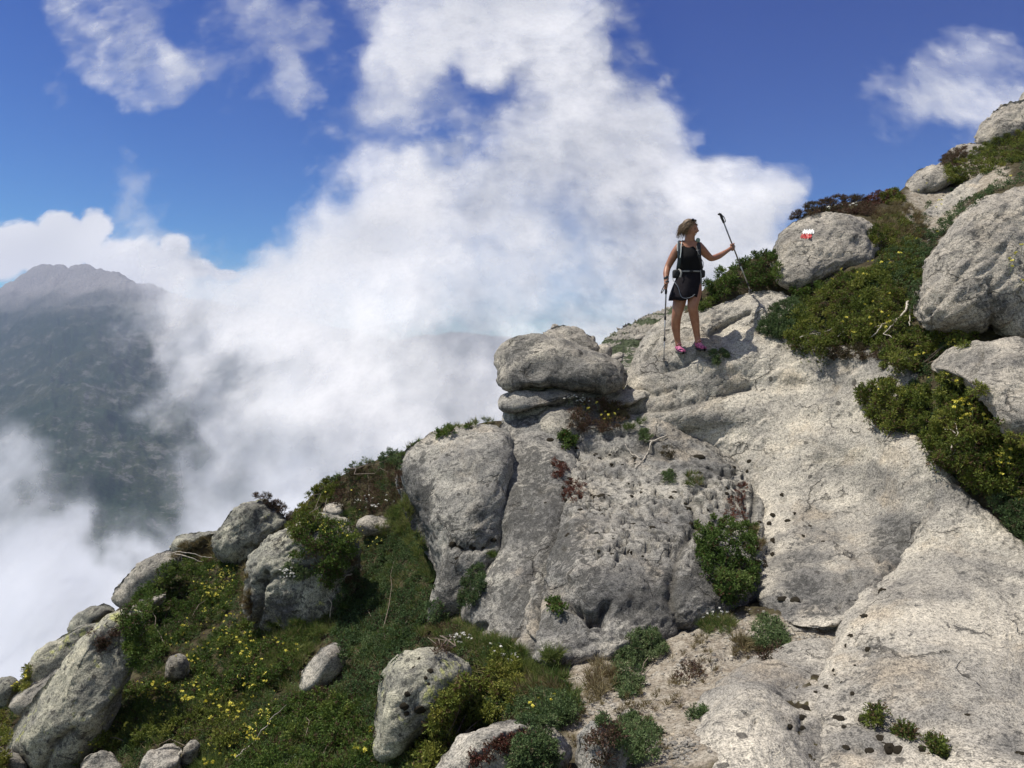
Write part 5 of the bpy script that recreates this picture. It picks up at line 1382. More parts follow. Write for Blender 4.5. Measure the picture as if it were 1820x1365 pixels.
F(WM, 'white_flower', 20, [(630, 885), (690, 870), (700, 895), (660, 905), (630, 900)], .25, 'tiny white flower on the heather cushion', 'flower', 'white flowers on the heather cushion', seed=24, sc=(.7, 1.1))
F(WM, 'white_flower', 9, [(1245, 1080), (1290, 1075), (1295, 1100), (1250, 1105)], .1, 'tiny white flower under the bright leafy shrub', 'flower', 'white flowers under the leafy shrub', seed=25, sc=(.6, .9))
F(WM, 'white_flower', 12, [(1440, 368), (1500, 350), (1540, 350), (1530, 365), (1460, 372)], .2, 'tiny white flower in the heather on the painted boulder', 'flower', 'white flowers over the painted boulder', seed=26, sc=(.8, 1.3))

# ------------------------------------------------------------------ dark moss cushions in and around the pits
moss = simple_mat('black_brown_moss', (0.040, 0.034, 0.024), 0.95, 0.6, 160, bump=0.006, spec=.1)


def moss_mesh(seed):
    rs = np.random.RandomState(seed)
    nr, nt = 7, 12
    ph = np.linspace(0.02, math.pi * .56, nr); th = np.linspace(0, 2 * math.pi, nt, endpoint=False)
    P = np.stack([np.sin(ph)[:, None] * np.cos(th), np.sin(ph)[:, None] * np.sin(th), np.cos(ph)[:, None] * np.ones(nt)], -1).reshape(-1, 3)
    P = P * (1 + 0.25 * noise3(P * 1.6 + seed * 3, 1) + 0.12 * noise3(P * 4 + seed, 2))[:, None]
    P[:, 2] *= 0.42
    f = grid_faces(nr, nt, True)
    v = np.concatenate([P, [[0, 0, P[:nt, 2].mean()]]])
    j = np.arange(nt)
    return new_mesh('moss_cushion', v, [f[:, ::-1], np.stack([j, (j + 1) % nt, np.full(nt, nr * nt)], -1)[:, ::-1]], [moss])


MM = [moss_mesh(k) for k in range(5)]
spots = [(x, y, r, 'cliff') for x, y, r, d_ in pitsC if (int(x) + int(y)) % 2 == 0]
spots += [(1242, 812, 9, 'slab'), (805, 968, 6, 'lobe'), (818, 974, 6, 'lobe'), (840, 972, 6, 'lobe'), (858, 976, 6, 'lobe'), (876, 960, 7, 'lobe'), (812, 992, 5, 'lobe')]
spots += [(x, y, r, 'slab') for x, y, r in ((1242, 840, 5), (1390, 880, 6), (1375, 915, 7), (1412, 912, 4), (1360, 1000, 8), (1375, 960, 8), (1372, 985, 7), (1362, 1005, 6), (1400, 925, 5), (1345, 975, 5),
          (1440, 935, 4), (1428, 952, 5), (1366, 930, 5), (1350, 928, 5), (1392, 1064, 9), (1412, 1066, 8), (1538, 1094, 7), (1514, 1130, 7), (1541, 1154, 9), (1480, 1192, 5), (1484, 1200, 5), (1468, 1222, 7),
          (1514, 1232, 5), (1502, 1148, 5), (1564, 1050, 8), (1570, 1048, 6), (1560, 1058, 6), (1432, 1258, 9), (1426, 1276, 8), (1490, 1275, 9), (1404, 1292, 6), (1426, 1294, 7), (1530, 1278, 9), (1565, 1312, 11),
          (1580, 1330, 14), (1598, 1334, 10), (1546, 1334, 9), (1503, 1328, 6), (1640, 1330, 8), (1680, 1334, 9), (1500, 1291, 5), (1720, 1270, 4), (1450, 1230, 4), (1816, 1340, 10), (1350, 1228, 3), (1463, 962, 4),
          (1495, 1212, 3), (1519, 1182, 3))]
spots += [(x, y, r, 'upright') for x, y, r in ((718, 1256, 8), (722, 1268, 6), (748, 1262, 9), (765, 1192, 5), (745, 1170, 4), (735, 1186, 5), (724, 1234, 6), (756, 1205, 4), (762, 1215, 4))]
LBL = {'low': ('black-brown moss cushion on the lower right slab near the picture edge', 'dark moss cushions on the lower right slab'), 'cliff2': ('dark moss cushion in a pit around the red stonecrop, upper right of the cliff', 'dark moss cushions around the red stonecrop'), 'cliff': ('dark moss cushion in a pit of the central cliff', 'dark moss cushions in the cliff pits'), 'slab': ('black-brown moss cushion on the pale slab right of the leafy shrub', 'dark moss cushions on the pale slab'),
       'lobe': ('dark moss cushion in the crack of the left cliff lobe', 'moss cushions on the left cliff lobe'), 'upright': ('dark moss cushion on the yellow-lichened upright boulder', 'moss cushions on the upright boulder')}
for k, (x, y, r, w_) in enumerate(spots):
    h = cast(x, y)
    if not h: continue
    o = bpy.data.objects.new('moss_cushion', MM[k % 5])
    COL.objects.link(o)
    s = r * h[2] / FPX
    o.location = h[0] - h[1] * s * .12
    o.rotation_euler = h[1].to_track_quat('Z', 'Y').to_euler()
    o.scale = (s * random.uniform(.9, 1.35), s * random.uniform(.75, 1.0), s)
    if w_ == 'slab' and y > 1100: w_ = 'low'
    if w_ == 'cliff' and x > 1180: w_ = 'cliff2'
    tag(o, LBL[w_][0], 'moss', LBL[w_][1])


# ------------------------------------------------------------------ bleached dead branches
def branch(runs, off, label, r0=0.014, mat=None):
    """runs: polylines in photograph pixels lying off metres before the surface; one mesh, the dead branch"""
    parts = []
    rs = np.random.RandomState(len(runs) * 7 + int(runs[0][0][0]))
    d_prev = None
    for i, run in enumerate(runs):
        pts = []
        for (x, y) in run:
            h = cast(x, y)
            d = (h[2] if h else d_prev or 9.0) - off
            if d_prev is not None and abs(d - d_prev) > 0.35: d = d_prev
            d_prev = d
            pts.append(W(x, y, d))
        pts = np.array(pts)
        m = len(pts) * 4
        ti = np.linspace(0, len(pts) - 1, m)
        q = np.stack([np.interp(ti, np.arange(len(pts)), pts[:, a]) for a in range(3)], -1)
        q += np.stack([noise3(q * 14 + a * 7, 3) for a in range(3)], -1) * 0.018
        r = np.linspace(r0 if i == 0 else r0 * .6, r0 * .25, m) * (1 + 0.25 * noise3(q * 30, 5))
        parts.append(tube(q, r, 6))
    v, f = join_parts(parts)
    org = v.mean(0)
    return tag(link('dead_branch', new_mesh('dead_branch', v - org, f, [mat or deadwood]), loc=org), label, 'dead branch')


branch([[(1614, 535), (1610, 550), (1598, 566), (1570, 576), (1536, 588)], [(1598, 566), (1580, 585), (1570, 592), (1585, 600)], [(1616, 540), (1618, 560), (1616, 580)], [(1570, 576), (1560, 590), (1545, 600)]], .30,
       'white bleached forked branch in the thicket left of the huge boulder', .016)
branch([[(1185, 775), (1160, 785), (1150, 805), (1140, 822), (1128, 832)], [(1140, 815), (1120, 805), (1112, 790)], [(1160, 785), (1145, 782), (1160, 770), (1178, 768)], [(1128, 832), (1105, 845), (1085, 850)]], .03,
       'twisted bleached branch lying on the pitted rock', .014)
branch([[(310, 985), (330, 988), (345, 995), (360, 1000)], [(322, 988), (322, 1000)], [(300, 984), (318, 980), (345, 984), (360, 990), (378, 992)]], .05, 'crooked bleached branch left of the pyramid boulder', .014)
branch([[(623, 1040), (625, 1020), (616, 1022), (606, 1035)], [(623, 1040), (618, 1048)]], .06, 'short bleached stick right of the square-cut boulder', .014)
branch([[(642, 1018), (640, 1000), (636, 990)], [(640, 1000), (646, 1010)]], .05, 'small dry stick above the bleached stick', .009)
branch([[(585, 1100), (590, 1075), (582, 1060)]], .05, 'pale dead stalk at the right foot of the square-cut boulder', .009)
branch([[(1690, 800), (1702, 770), (1698, 750)], [(1700, 790), (1715, 775)], [(1685, 815), (1700, 795)], [(1698, 770), (1680, 762)]], .27, 'pale twigs showing through the round juniper', .009)
branch([[(420, 1345), (450, 1320), (490, 1270), (510, 1250)]], .24, 'thin bleached stem across the lower left juniper', .006)
branch([[(1420, 600), (1450, 592), (1480, 585)], [(1450, 592), (1460, 605)], [(1490, 600), (1500, 585), (1512, 580)]], .30, 'thin grey twigs low in the big thicket', .008)
branch([[(1130, 1240), (1120, 1225), (1140, 1205), (1160, 1200)]], .02, 'thin dead root on the sand under the cliff', .008, wood)
# ------------------------------------------------------------------ painted trail mark on the boulder
def paint(cx_, cy_, w_, h_, mat, seed):
    nx, ny = 30, 16
    rs = np.random.RandomState(seed)
    V, idx = [], {}
    for j in range(ny + 1):
        for i in range(nx + 1):
            u = i / nx * 2 - 1; v_ = j / ny * 2 - 1
            wob = 1 + 0.12 * float(noise3(np.array([[u * 2.2 + seed, v_ * 2.2, seed * .7]]), 3)[0])
            k = max(abs(u), abs(v_)); r = math.hypot(u, v_)
            q = (k / r) ** 0.45 if r > 0 else 1
            x = cx_ + u * w_ * .5 * q * wob; y = cy_ + v_ * h_ * .5 * q * wob + 1.3 * math.sin(i * .9 + seed)
            h = cast(x, y)
            V.append(tuple(h[0] - h[0].normalized() * 0.022))
    f = grid_faces(ny + 1, nx + 1)
    V = np.array(V)
    o = link('paint_stripe', new_mesh('paint_stripe', V - np.array(marked.location), f, [mat]), marked)
    return o


wp = simple_mat('white_trail_paint', (0.82, 0.82, 0.80), 0.55, 0.12, 50)
rp = simple_mat('red_trail_paint', (0.50, 0.035, 0.03), 0.5, 0.35, 50)
paint(1437, 411.5, 21, 7.5, wp, 1)['label'] = 'white paint stripe'
paint(1433, 419.5, 20, 8, rp, 2)['label'] = 'red paint stripe'

# ------------------------------------------------------------------ the hiker
_h1 = cast(1209, 627); _h2 = cast(1246, 621)
HD = 0.5 * (_h1[2] + _h2[2]) - 0.02
print('hiker depth', _h1[2], _h2[2], cast(1335.7, 522.6)[2], cast(1180, 646)[2])
F1 = _h1[2] - HD; F2 = _h2[2] - HD


def Q(px, py, dy=0.0):
    return W(px, py, HD + dy)


def skin_body(nodes, edges, levels=2, name='body'):
    me = bpy.data.meshes.new(name)
    me.from_pydata([tuple(Q(*n[:3])) for n in nodes], edges, [])
    o = bpy.data.objects.new(name, me); COL.objects.link(o)
    sk = o.modifiers.new('s', 'SKIN'); sk.use_smooth_shade = True
    for i, n in enumerate(nodes):
        r = n[3]
        me.skin_vertices[0].data[i].radius = r if isinstance(r, tuple) else (r, r)
    me.skin_vertices[0].data[0].use_root = True
    sb = o.modifiers.new('u', 'SUBSURF'); sb.levels = levels; sb.render_levels = levels
    dg = bpy.context.evaluated_depsgraph_get(); dg.update()
    out = bpy.data.meshes.new_from_object(o.evaluated_get(dg))
    bpy.data.objects.remove(o)
    n = len(out.vertices)
    co = np.zeros(n * 3, np.float32); out.vertices.foreach_get('co', co)
    q = [list(p.vertices) for p in out.polygons]
    bpy.data.meshes.remove(out)
    f4 = np.array([a for a in q if len(a) == 4]).reshape(-1, 4); f3 = np.array([a for a in q if len(a) == 3]).reshape(-1, 3)
    return co.reshape(-1, 3).astype(float), [f for f in (f4, f3) if len(f)]


nodes = [
    (1224, 506, 0.02, (.150, .11)),      # 0 pelvis
    (1226, 484, 0.02, (.125, .10)),      # 1 waist
    (1225.5, 462, 0.0, (.135, .115)),    # 2 ribs
    (1225, 444, 0.02, (.125, .10)),      # 3 upper chest
    (1225, 431, 0.03, 0.0701),             # 4 neck base
    (1226.5, 420, 0.0, 0.0588),            # 5 neck
    (1227.5, 410, -0.01, 0.0678),           # 6 skull base
    (1208, 438, 0.02, 0.0678), (1197, 455, 0.03, 0.0565), (1186.5, 475, 0.03, 0.0429), (1184, 486, -0.03, 0.0429), (1184, 498, -0.09, 0.0282),   # 7..11 right arm
    (1243, 438, 0.02, 0.0633), (1253, 450, 0.08, 0.0531), (1264, 460, 0.14, 0.0418), (1278, 455, 0.26, 0.0407), (1292.5, 446, 0.38, 0.0271),   # 12..16 left arm
    (1212, 514, 0.02, 0.1040), (1207.5, 538, 0.0, 0.0904), (1202.5, 562, -0.02, 0.0633), (1200.5, 578, 0.04, 0.0633), (1204, 603, 0.06 + F1 * .7, 0.0384), (1207, 618, 0.03 + F1, 0.0407),   # 17..22 right leg
    (1237, 512, 0.0, 0.1040), (1234, 528, -0.07, 0.0904), (1230.5, 546, -0.13, 0.0644), (1234, 562, -0.05, 0.0633), (1239, 598, 0.02 + F2 * .7, 0.0384), (1242, 612, 0.0 + F2, 0.0407),       # 23..28 left leg
]
edges = [(0, 1), (1, 2), (2, 3), (3, 4), (4, 5), (5, 6), (3, 7), (7, 8), (8, 9), (9, 10), (10, 11), (3, 12), (12, 13), (13, 14), (14, 15), (15, 16),
         (0, 17), (17, 18), (18, 19), (19, 20), (20, 21), (21, 22), (0, 23), (23, 24), (24, 25), (25, 26), (26, 27), (27, 28)]
nodes += [(1303, 438.5, 0.455, .024), (1184, 507, -.115, .024)]
edges += [(16, 29), (11, 30)]
parts = [skin_body(nodes, edges)]


def ellip(c, r, n1=14, n2=20, M=None, fn=None):
    ph = np.linspace(0.01, math.pi - 0.01, n1); th = np.linspace(0, 2 * math.pi, n2, endpoint=False)
    P = np.stack([np.sin(ph)[:, None] * np.cos(th), np.sin(ph)[:, None] * np.sin(th), np.cos(ph)[:, None] * np.ones(n2)], -1).reshape(-1, 3)
    P = P * np.array(r)
    if fn is not None: P = fn(P)
    if M is not None: P = P @ M.T
    return P + np.asarray(c), [grid_faces(n1, n2, True)[:, ::-1]]


# head: local x forward (face), y to her left, z up
yaw, pitch = RAD(-34), RAD(-8)
fwd = np.array([math.cos(yaw), math.sin(yaw), math.sin(pitch)]); fwd /= np.linalg.norm(fwd)
left = np.cross([0, 0, 1.0], fwd); left /= np.linalg.norm(left)
upv = np.cross(fwd, left)
HM = np.stack([fwd, left, upv], 1)
HC = Q(1225.5, 407.5, 0.0)


def head_fn(P):
    x, y, z = P[:, 0] / .098, P[:, 1] / .077, P[:, 2] / .118
    q = P.copy()
    low = np.clip(-z - 0.1, 0, 1)
    q[:, 1] *= 1 - 0.38 * low
    q[:, 0] += np.where(x < 0, 0.055 * low, 0.004 * low)           # jaw narrower, nape cut in
    q[:, 0] -= np.where(x > 0, 0.012 * np.clip(z - 0.25, 0, 1) ** 1.0, 0)
    fr = np.clip(x, 0, 1)

    def bump(cy, cz, sy, sz, a):
        return a * np.exp(-((y - cy) / sy) ** 2 - ((z - cz) / sz) ** 2) * fr ** 1.5
    q[:, 0] += bump(0, -0.16, .17, .14, .024) + bump(0, 0.0, .12, .20, .012)      # nose
    q[:, 0] += bump(0, 0.17, .60, .09, .006)                                        # brow
    q[:, 0] -= bump(.36, 0.03, .20, .10, .011) + bump(-.36, 0.03, .20, .10, .011)   # eye sockets
    q[:, 0] += bump(.42, -.22, .26, .18, .008) + bump(-.42, -.22, .26, .18, .008)   # cheeks
    q[:, 0] += bump(0, -.40, .30, .05, .006) + bump(0, -.52, .26, .06, .007) - bump(0, -.455, .30, .028, .006)      # lips
    q[:, 0] += bump(0, -.80, .35, .18, .014)                                        # chin
    return q


parts.append(ellip(HC, (.098, .077, .118), 44, 56, HM, head_fn))
for sgn in (1, -1):
    parts.append(ellip(HC + HM @ np.array([-.005, sgn * .076, -.008]), (.018, .008, .03), 8, 10, HM))


def hand(c, axis, toward, mirror=1, size=1.0):
    """a fist closed round a pole: axis along the pole (to the thumb side), toward = from the pole to the wrist"""
    a = np.asarray(axis, float); a /= np.linalg.norm(a)
    w = np.asarray(toward, float); w -= a * (w @ a); w /= np.linalg.norm(w)
    s = np.cross(a, w) * mirror
    out = [ellip(c + w * .034, (.042 * size, .017 * size, .028 * size), 10, 14, np.stack([a, s, w], 1))]
    for k in range(4):
        off = (1.5 - k) * .0205 * size * -1
        R0 = .021
        L = (205, 235, 225, 190)[k]
        an = np.radians(np.linspace(-20, L, 9))
        pts = [c + a * (-off) + (w * math.cos(t_) + s * math.sin(t_)) * R0 * (1.25 if i == 0 else 1) for i, t_ in enumerate(an)]
        out.append(tube(pts, np.linspace(.0105, .0075, 9) * size, 7))
    an = np.radians(np.linspace(25, -140, 8))
    pts = [c + a * (.044 * size) + a * (-.008 * i / 7) + (w * math.cos(t_) + s * math.sin(t_)) * .024 for i, t_ in enumerate(an)]
    out.append(tube(pts, np.linspace(.013, .0085, 8) * size, 7))
    return out


tipL = W(1335.7, 522.6, cast(1335.7, 524)[2] - 0.01)
handL = Q(1303, 438.5, 0.46)
axL = handL - tipL; lenL = np.linalg.norm(axL); axL /= lenL
kL = (CY - 380) / FPX
# top of the pole: where its line passes photograph row 380
tt = np.linspace(0.2, 0.9, 600)
cand = handL + axL[None] * tt[:, None]
topL = cand[np.argmin(np.abs(CY - cand[:, 2] / cand[:, 1] * FPX - 380))]
tipR = W(1179.8, 645.5, cast(1180, 646)[2] - 0.01)
handR = Q(1184, 508, -0.12)
axR = handR - tipR; axR /= np.linalg.norm(axR)
parts += hand(handL, axL, Q(1292.5, 446, 0.38) - handL, mirror=-1)
parts += hand(handR, axR, Q(1184, 498, -0.09) - handR + np.array([0, 0.12, 0.0]), mirror=1)

skin = NT('tanned_skin')
co = skin.n('TexCoord').outputs['Object']
nz = skin.noise(co, 14, 4)
colr = skin.mix(skin.ramp(nz, .35, .65), (0.36, 0.170, 0.098), (0.29, 0.125, 0.072))
sb = skin.n('BsdfPrincipled', None, Base_Color=colr, Roughness=0.48)
sb.inputs['Subsurface Weight'].default_value = 0.12
sb.inputs['Subsurface Radius'].default_value = (0.02, 0.008, 0.004)
skin_m = skin.done(sb)
hiker_loc = Q(1227, 625, 0)
person = empty('person', hiker_loc)
tag(person, 'woman hiker in black top and shorts looking right, standing on the rock', 'person')


def part(name, verts, faces, mats, mat_idx=None, label=None, parent=None, smooth_=True):
    par = parent or person
    loc = np.array(par.location) if parent is None or parent.parent is None else hiker_loc
    o = link(name, new_mesh(name, verts - loc, faces, mats if isinstance(mats, (list, tuple)) else [mats], smooth_, mat_idx), par)
    if label: o['label'] = label
    return o


v, f = join_parts(parts)
part('body', v, f, skin_m)

black = simple_mat('black_sports_cloth', (0.008, 0.008, 0.009), 0.85, 0.3, 60, bump=0.003, spec=.15)
charcoal = simple_mat('black_shorts_cloth', (0.013, 0.011, 0.015), 0.85, 0.3, 40, bump=0.004, spec=.15)
eye_m = simple_mat('dark_eyes', (0.02, 0.015, 0.01), 0.2)
teeth = simple_mat('teeth', (0.75, 0.72, 0.66), 0.4)
lipm = simple_mat('lips', (0.42, 0.14, 0.11), 0.5)
hairm = simple_mat('blonde_brown_hair', (0.22, 0.145, 0.075), 0.6, 0.6, 90, color2=(0.07, 0.042, 0.024))
glass = simple_mat('dark_lens', (0.01, 0.01, 0.012), 0.08)

ev = [ellip(HC + HM @ np.array([.083, sg * .030, .003]), (.008, .012, .006), 7, 10, HM) for sg in (1, -1)]
v, f = join_parts(ev); part('eyes', v, f, eye_m)
v, f = ellip(HC + HM @ np.array([.090, 0, -.055]), (.006, .024, .0055), 7, 12, HM); part('teeth', v, f, teeth)
bv = [tube([HC + HM @ np.array([.085 - .35 * (abs(t_)) ** 2, sg * (.03) + t_, .022 + .004 * math.cos(t_ * 60)]) for t_ in np.linspace(-.018, .018, 6)], .003, 5) for sg in (1, -1)]
v, f = join_parts(bv); part('eyebrows', v, f, simple_mat('brown_brows', (0.10, 0.065, 0.035), 0.8))


def loft(rings, n=40):
    """rings of n points each"""
    v = np.concatenate(rings); k = len(rings)
    return v, [grid_faces(k, n, True)[:, ::-1]]


def cloth_rings(secs, n=40, top=None, hem=None, wr=0.0, seed=0):
    th = np.linspace(0, 2 * math.pi, n, endpoint=False)
    rings = []
    for i, (py, cx_, hw, hd, dy) in enumerate(secs):
        yy = np.full(n, float(py))
        if top is not None and i < 3: yy = yy + top(th) * (1, .75, .25)[i]
        if hem is not None: yy = yy + hem(th) * (i / (len(secs) - 1)) ** 2
        r = 1 + wr * np.sin(th * 7 + i * .4 + seed) * (i / len(secs)) + wr * .6 * noise3(np.stack([np.cos(th) * 2, np.sin(th) * 2, th * 0 + i * .5], -1), seed)
        X = cx_ + hw * np.cos(th) * r
        D = HD + dy + hd * np.sin(th) * r
        rings.append(W(X, yy, D))
    return rings


fr = lambda th: np.clip(-np.sin(th), 0, 1) ** 3         # 1 at the front (towards the camera)
sd = lambda th: np.abs(np.cos(th)) ** 2
top_secs = [(427.5, 1224, 11.5, .072, .035), (431.5, 1223.8, 17.2, .092, .02), (438, 1224, 19.5, .110, .02), (445, 1224.5, 20.5, .128, .01), (453, 1225, 21.2, .150, 0), (460, 1225.5, 21.2, .156, -.005), (468, 1226, 20.2, .140, .0), (476, 1226, 19.4, .130, .01),
            (484, 1226, 20.2, .135, .02), (490, 1226, 21.5, .142, .02)]
r_ = cloth_rings(top_secs, 44, top=lambda th: 10.5 * np.clip(-np.sin(th), 0, 1) ** 5 - 0.5 * sd(th), wr=.02, seed=2)
v, f = loft(r_, 44); o = part('tank_top', v, f, black, label='black sleeveless top')
lg = [tube([Q(1237 + i * .9, 444.5 + math.sin(i * 1.9) * .8, -.128 + .002 * i) for i in range(7)], .0022, 4)]
v, f = join_parts(lg); link('logo', new_mesh('logo', v - hiker_loc, f, [simple_mat('pale_print', (0.4, 0.4, 0.42), .6)]), o)
sh_secs = [(483, 1226, 20.4, .138, .02), (490, 1225.5, 22, .150, .02), (498, 1224, 24, .160, .01), (508, 1221.5, 25.5, .165, .0), (518, 1219.5, 27.5, .175, -.01), (526, 1218, 28.8, .180, -.02), (533.5, 1217.5, 29.6, .182, -.02)]
hemf = lambda th: -7.5 * np.exp(-((np.cos(th) - .48) / .30) ** 2) * np.clip(-np.sin(th) + .2, 0, 1) + 1.2 * np.sin(th * 3)
r_ = cloth_rings(sh_secs, 56, hem=hemf, wr=.035, seed=5)
inner = cloth_rings([(s[0] - .5, s[1], s[2] * .96, s[3] * .96, s[4]) for s in sh_secs], 56, hem=hemf, wr=.035, seed=5)[::-1]
v, f = loft(r_ + inner, 56); part('shorts', v, f, charcoal, label='loose black sports shorts')

# shoes
pink = simple_mat('pink_mesh_shoe', (0.62, 0.14, 0.30), 0.6, 0.35, 55, color2=(0.10, 0.015, 0.06))
sole = simple_mat('dark_sole', (0.03, 0.03, 0.035), 0.8)
lace = simple_mat('pink_laces', (0.80, 0.35, 0.50), 0.6)


def shoe(ank, toe_dir, drop):
    t_ = np.array(toe_dir, float); t_[2] = -0.12; t_ /= np.linalg.norm(t_)
    s_ = np.cross(t_, [0, 0, 1]); s_ /= np.linalg.norm(s_); u_ = np.cross(s_, t_)
    secs = [(-.075, .022, .050, .030), (-.06, .034, .085, .045), (-.03, .038, .095, .05), (.01, .038, .085, .045), (.05, .042, .065, .034), (.09, .045, .050, .026), (.13, .042, .040, .021), (.155, .030, .030, .016), (.165, .012, .018, .010)]
    n = 16; th = np.linspace(0, 2 * math.pi, n, endpoint=False)
    rings, sol = [], []
    for (x, w_, h_, zc) in secs:
        P = ank + t_ * x + s_[None] * (w_ * np.cos(th))[:, None] + u_[None] * (drop + h_ * .5 + h_ * .5 * np.sin(th))[:, None]
        rings.append(P)
        S = ank + t_ * x * 1.03 + s_[None] * (w_ * 1.12 * np.cos(th))[:, None] + u_[None] * (drop - .004 + .012 * np.clip(np.sin(th), -1, .9))[:, None]
        sol.append(S)
    v1, f1 = loft(rings, n); v2, f2 = loft(sol, n)
    o = part('shoe', v1, f1, pink, label='pink running shoe')
    link('sole', new_mesh('sole', v2 - hiker_loc, f2, [sole]), o)
    lp = []
    for k in range(4):
        x = .02 + .022 * k; hgt = np.interp(x, [s[0] for s in secs], [s[2] for s in secs])
        lp.append(tube([ank + t_ * x + s_ * yy + u_ * (drop + hgt * (1.02 - abs(yy) * 5)) for yy in (-.022, -.008, .008, .022)], .0035, 5))
    lp.append(tube([ank + t_ * .02 + s_ * yy + u_ * (drop + .11 - abs(yy) * .7) for yy in (-.035, -.015, 0, .015, .035)], .003, 5))
    v3, f3 = join_parts(lp)
    link('laces', new_mesh('laces', v3 - hiker_loc, f3, [lace]), o)


shoe(Q(1207, 616, .03 + F1), (0.12, -1, 0), -.062)
shoe(Q(1242, 610.5, .0 + F2), (0.22, -1, 0), -.062)

# hair: a cap of strands swept back and blowing behind
rs = np.random.RandomState(4)
hv = [ellip(HC + HM @ np.array([-.018, 0, .018]), (.095, .086, .112), 26, 32, HM, lambda P: P * (1 + .05 * noise3(P * 60, 3))[:, None])]
# keep the face clear: cut the cap where it faces forward and low
vv, ff = hv[0]
loc = (vv - HC) @ HM
keep = ~((loc[:, 0] > .028) & (loc[:, 2] < .060)) & ~((loc[:, 0] > .055) & (loc[:, 2] < .085)) & (loc[:, 2] > -.075)
fk = ff[0][keep[ff[0]].all(1)]
parts = [(vv, [fk])]
for k in range(330):
    a = rs.uniform(0, 2 * math.pi)
    st = np.array([-.02 + .07 * math.cos(a) * .9, .078 * math.sin(a), rs.uniform(.0, .10)])
    st = st / np.linalg.norm(st / np.array([.097, .088, .114])) if np.linalg.norm(st) > 0 else st
    if st[0] > .03 and st[2] < .055: continue
    end = st + np.array([-.025 - .03 * rs.rand(), rs.normal() * .015, -.07 - .085 * rs.rand()])
    if end[0] > -.0 and abs(end[1]) < .06: end[1] = math.copysign(.075, end[1])
    mid = (st + end) * .5 + np.array([-.02, math.copysign(.018, st[1] if st[1] else 1), .035])
    ts = np.linspace(0, 1, 8)[:, None]
    p = (1 - ts) ** 2 * st + 2 * ts * (1 - ts) * mid + ts ** 2 * end
    w_ = np.clip(np.linalg.norm(p / np.array([.100, .090, .118]), axis=1), 0, 1)[:, None]
    p = np.where(w_ < 1, p / np.maximum(w_, .3), p)
    wind = np.array([-.025, 0, .01]) * (ts ** 2) * rs.rand()
    pts = HC + (p + rs.normal(size=3) * .004) @ HM.T + wind
    parts.append(tube(pts, np.linspace(.0048, .0012, 8), 5))
v, f = join_parts(parts); part('hair', v, f, hairm, label='chin-length blonde-brown hair blown back')
# sunglasses pushed up on the head
gl = [ellip(HC + HM @ np.array([.045, sg * .036, .112]), (.016, .030, .016), 8, 12, HM) for sg in (1, -1)]
gl += [tube([HC + HM @ np.array(q) for q in ((.045, sg * .06, .108), (.0, sg * .088, .075), (-.05, sg * .088, .04))], .003, 5) for sg in (1, -1)]
gl.append(tube([HC + HM @ np.array(q) for q in ((.055, -.02, .116), (.055, .02, .116))], .003, 5))
v, f = join_parts(gl)
sg_o = link('sunglasses', new_mesh('sunglasses', v - HC, f, [glass]), loc=HC)
tag(sg_o, 'dark sunglasses pushed up onto the hair of the hiker', 'sunglasses')
v, f = tube([Q(1184.2, 493, -.065), Q(1184.1, 496.5, -.085)], .0315, 14)
v2, f2 = ellip(Q(1183, 494.8, -.105), (.018, .007, .018), 8, 12)
v, f = join_parts([(v, f), (v2, f2)])
tag(link('wristwatch', new_mesh('wristwatch', v - Q(1184, 495, -.08), f, [simple_mat('black_watch', (.015, .015, .015), .35)]), loc=Q(1184, 495, -.08)), 'dark watch on the lowered right wrist of the hiker', 'watch')

# ------------------------------------------------------------------ backpack
packm = simple_mat('black_pack_cloth', (0.022, 0.023, 0.027), 0.8, 0.4, 40, bump=0.004)
teal = simple_mat('grey_blue_strap', (0.028, 0.042, 0.052), 0.7, 0.3, 50)
greyst = simple_mat('grey_webbing', (0.22, 0.22, 0.21), 0.7, 0.2, 50)
pale = simple_mat('pale_piping', (0.55, 0.60, 0.60), 0.6)
mint = simple_mat('grey_green_pocket', (0.20, 0.27, 0.22), 0.6)
pk_loc = Q(1225, 486, .2)
pack = empty('backpack', pk_loc)
tag(pack, 'black backpack with grey hip belt worn by the hiker', 'backpack')


def pp(name, v, f, mat, label=None):
    o = link(name, new_mesh(name, v - pk_loc, f, [mat]), pack)
    if label: o['label'] = label
    return o


th = np.linspace(0, 2 * math.pi, 36, endpoint=False)
rings = []
for (py, hw, hd, dc) in ((429, 4, .03, .20), (430, 11, .07, .20), (436, 15.5, .095, .21), (450, 17.5, .115, .23), (470, 18, .13, .24), (486, 17.5, .125, .23), (496, 15, .10, .21), (498, 5, .05, .2)):
    c_, s_ = np.cos(th), np.sin(th)
    rings.append(W(1225 + hw * np.sign(c_) * np.abs(c_) ** .6, np.full(36, py) + .7 * np.sin(th * 5), HD + dc + hd * np.sign(s_) * np.abs(s_) ** .6))
v, f = loft(rings, 36); pp('bag', v, f, packm)


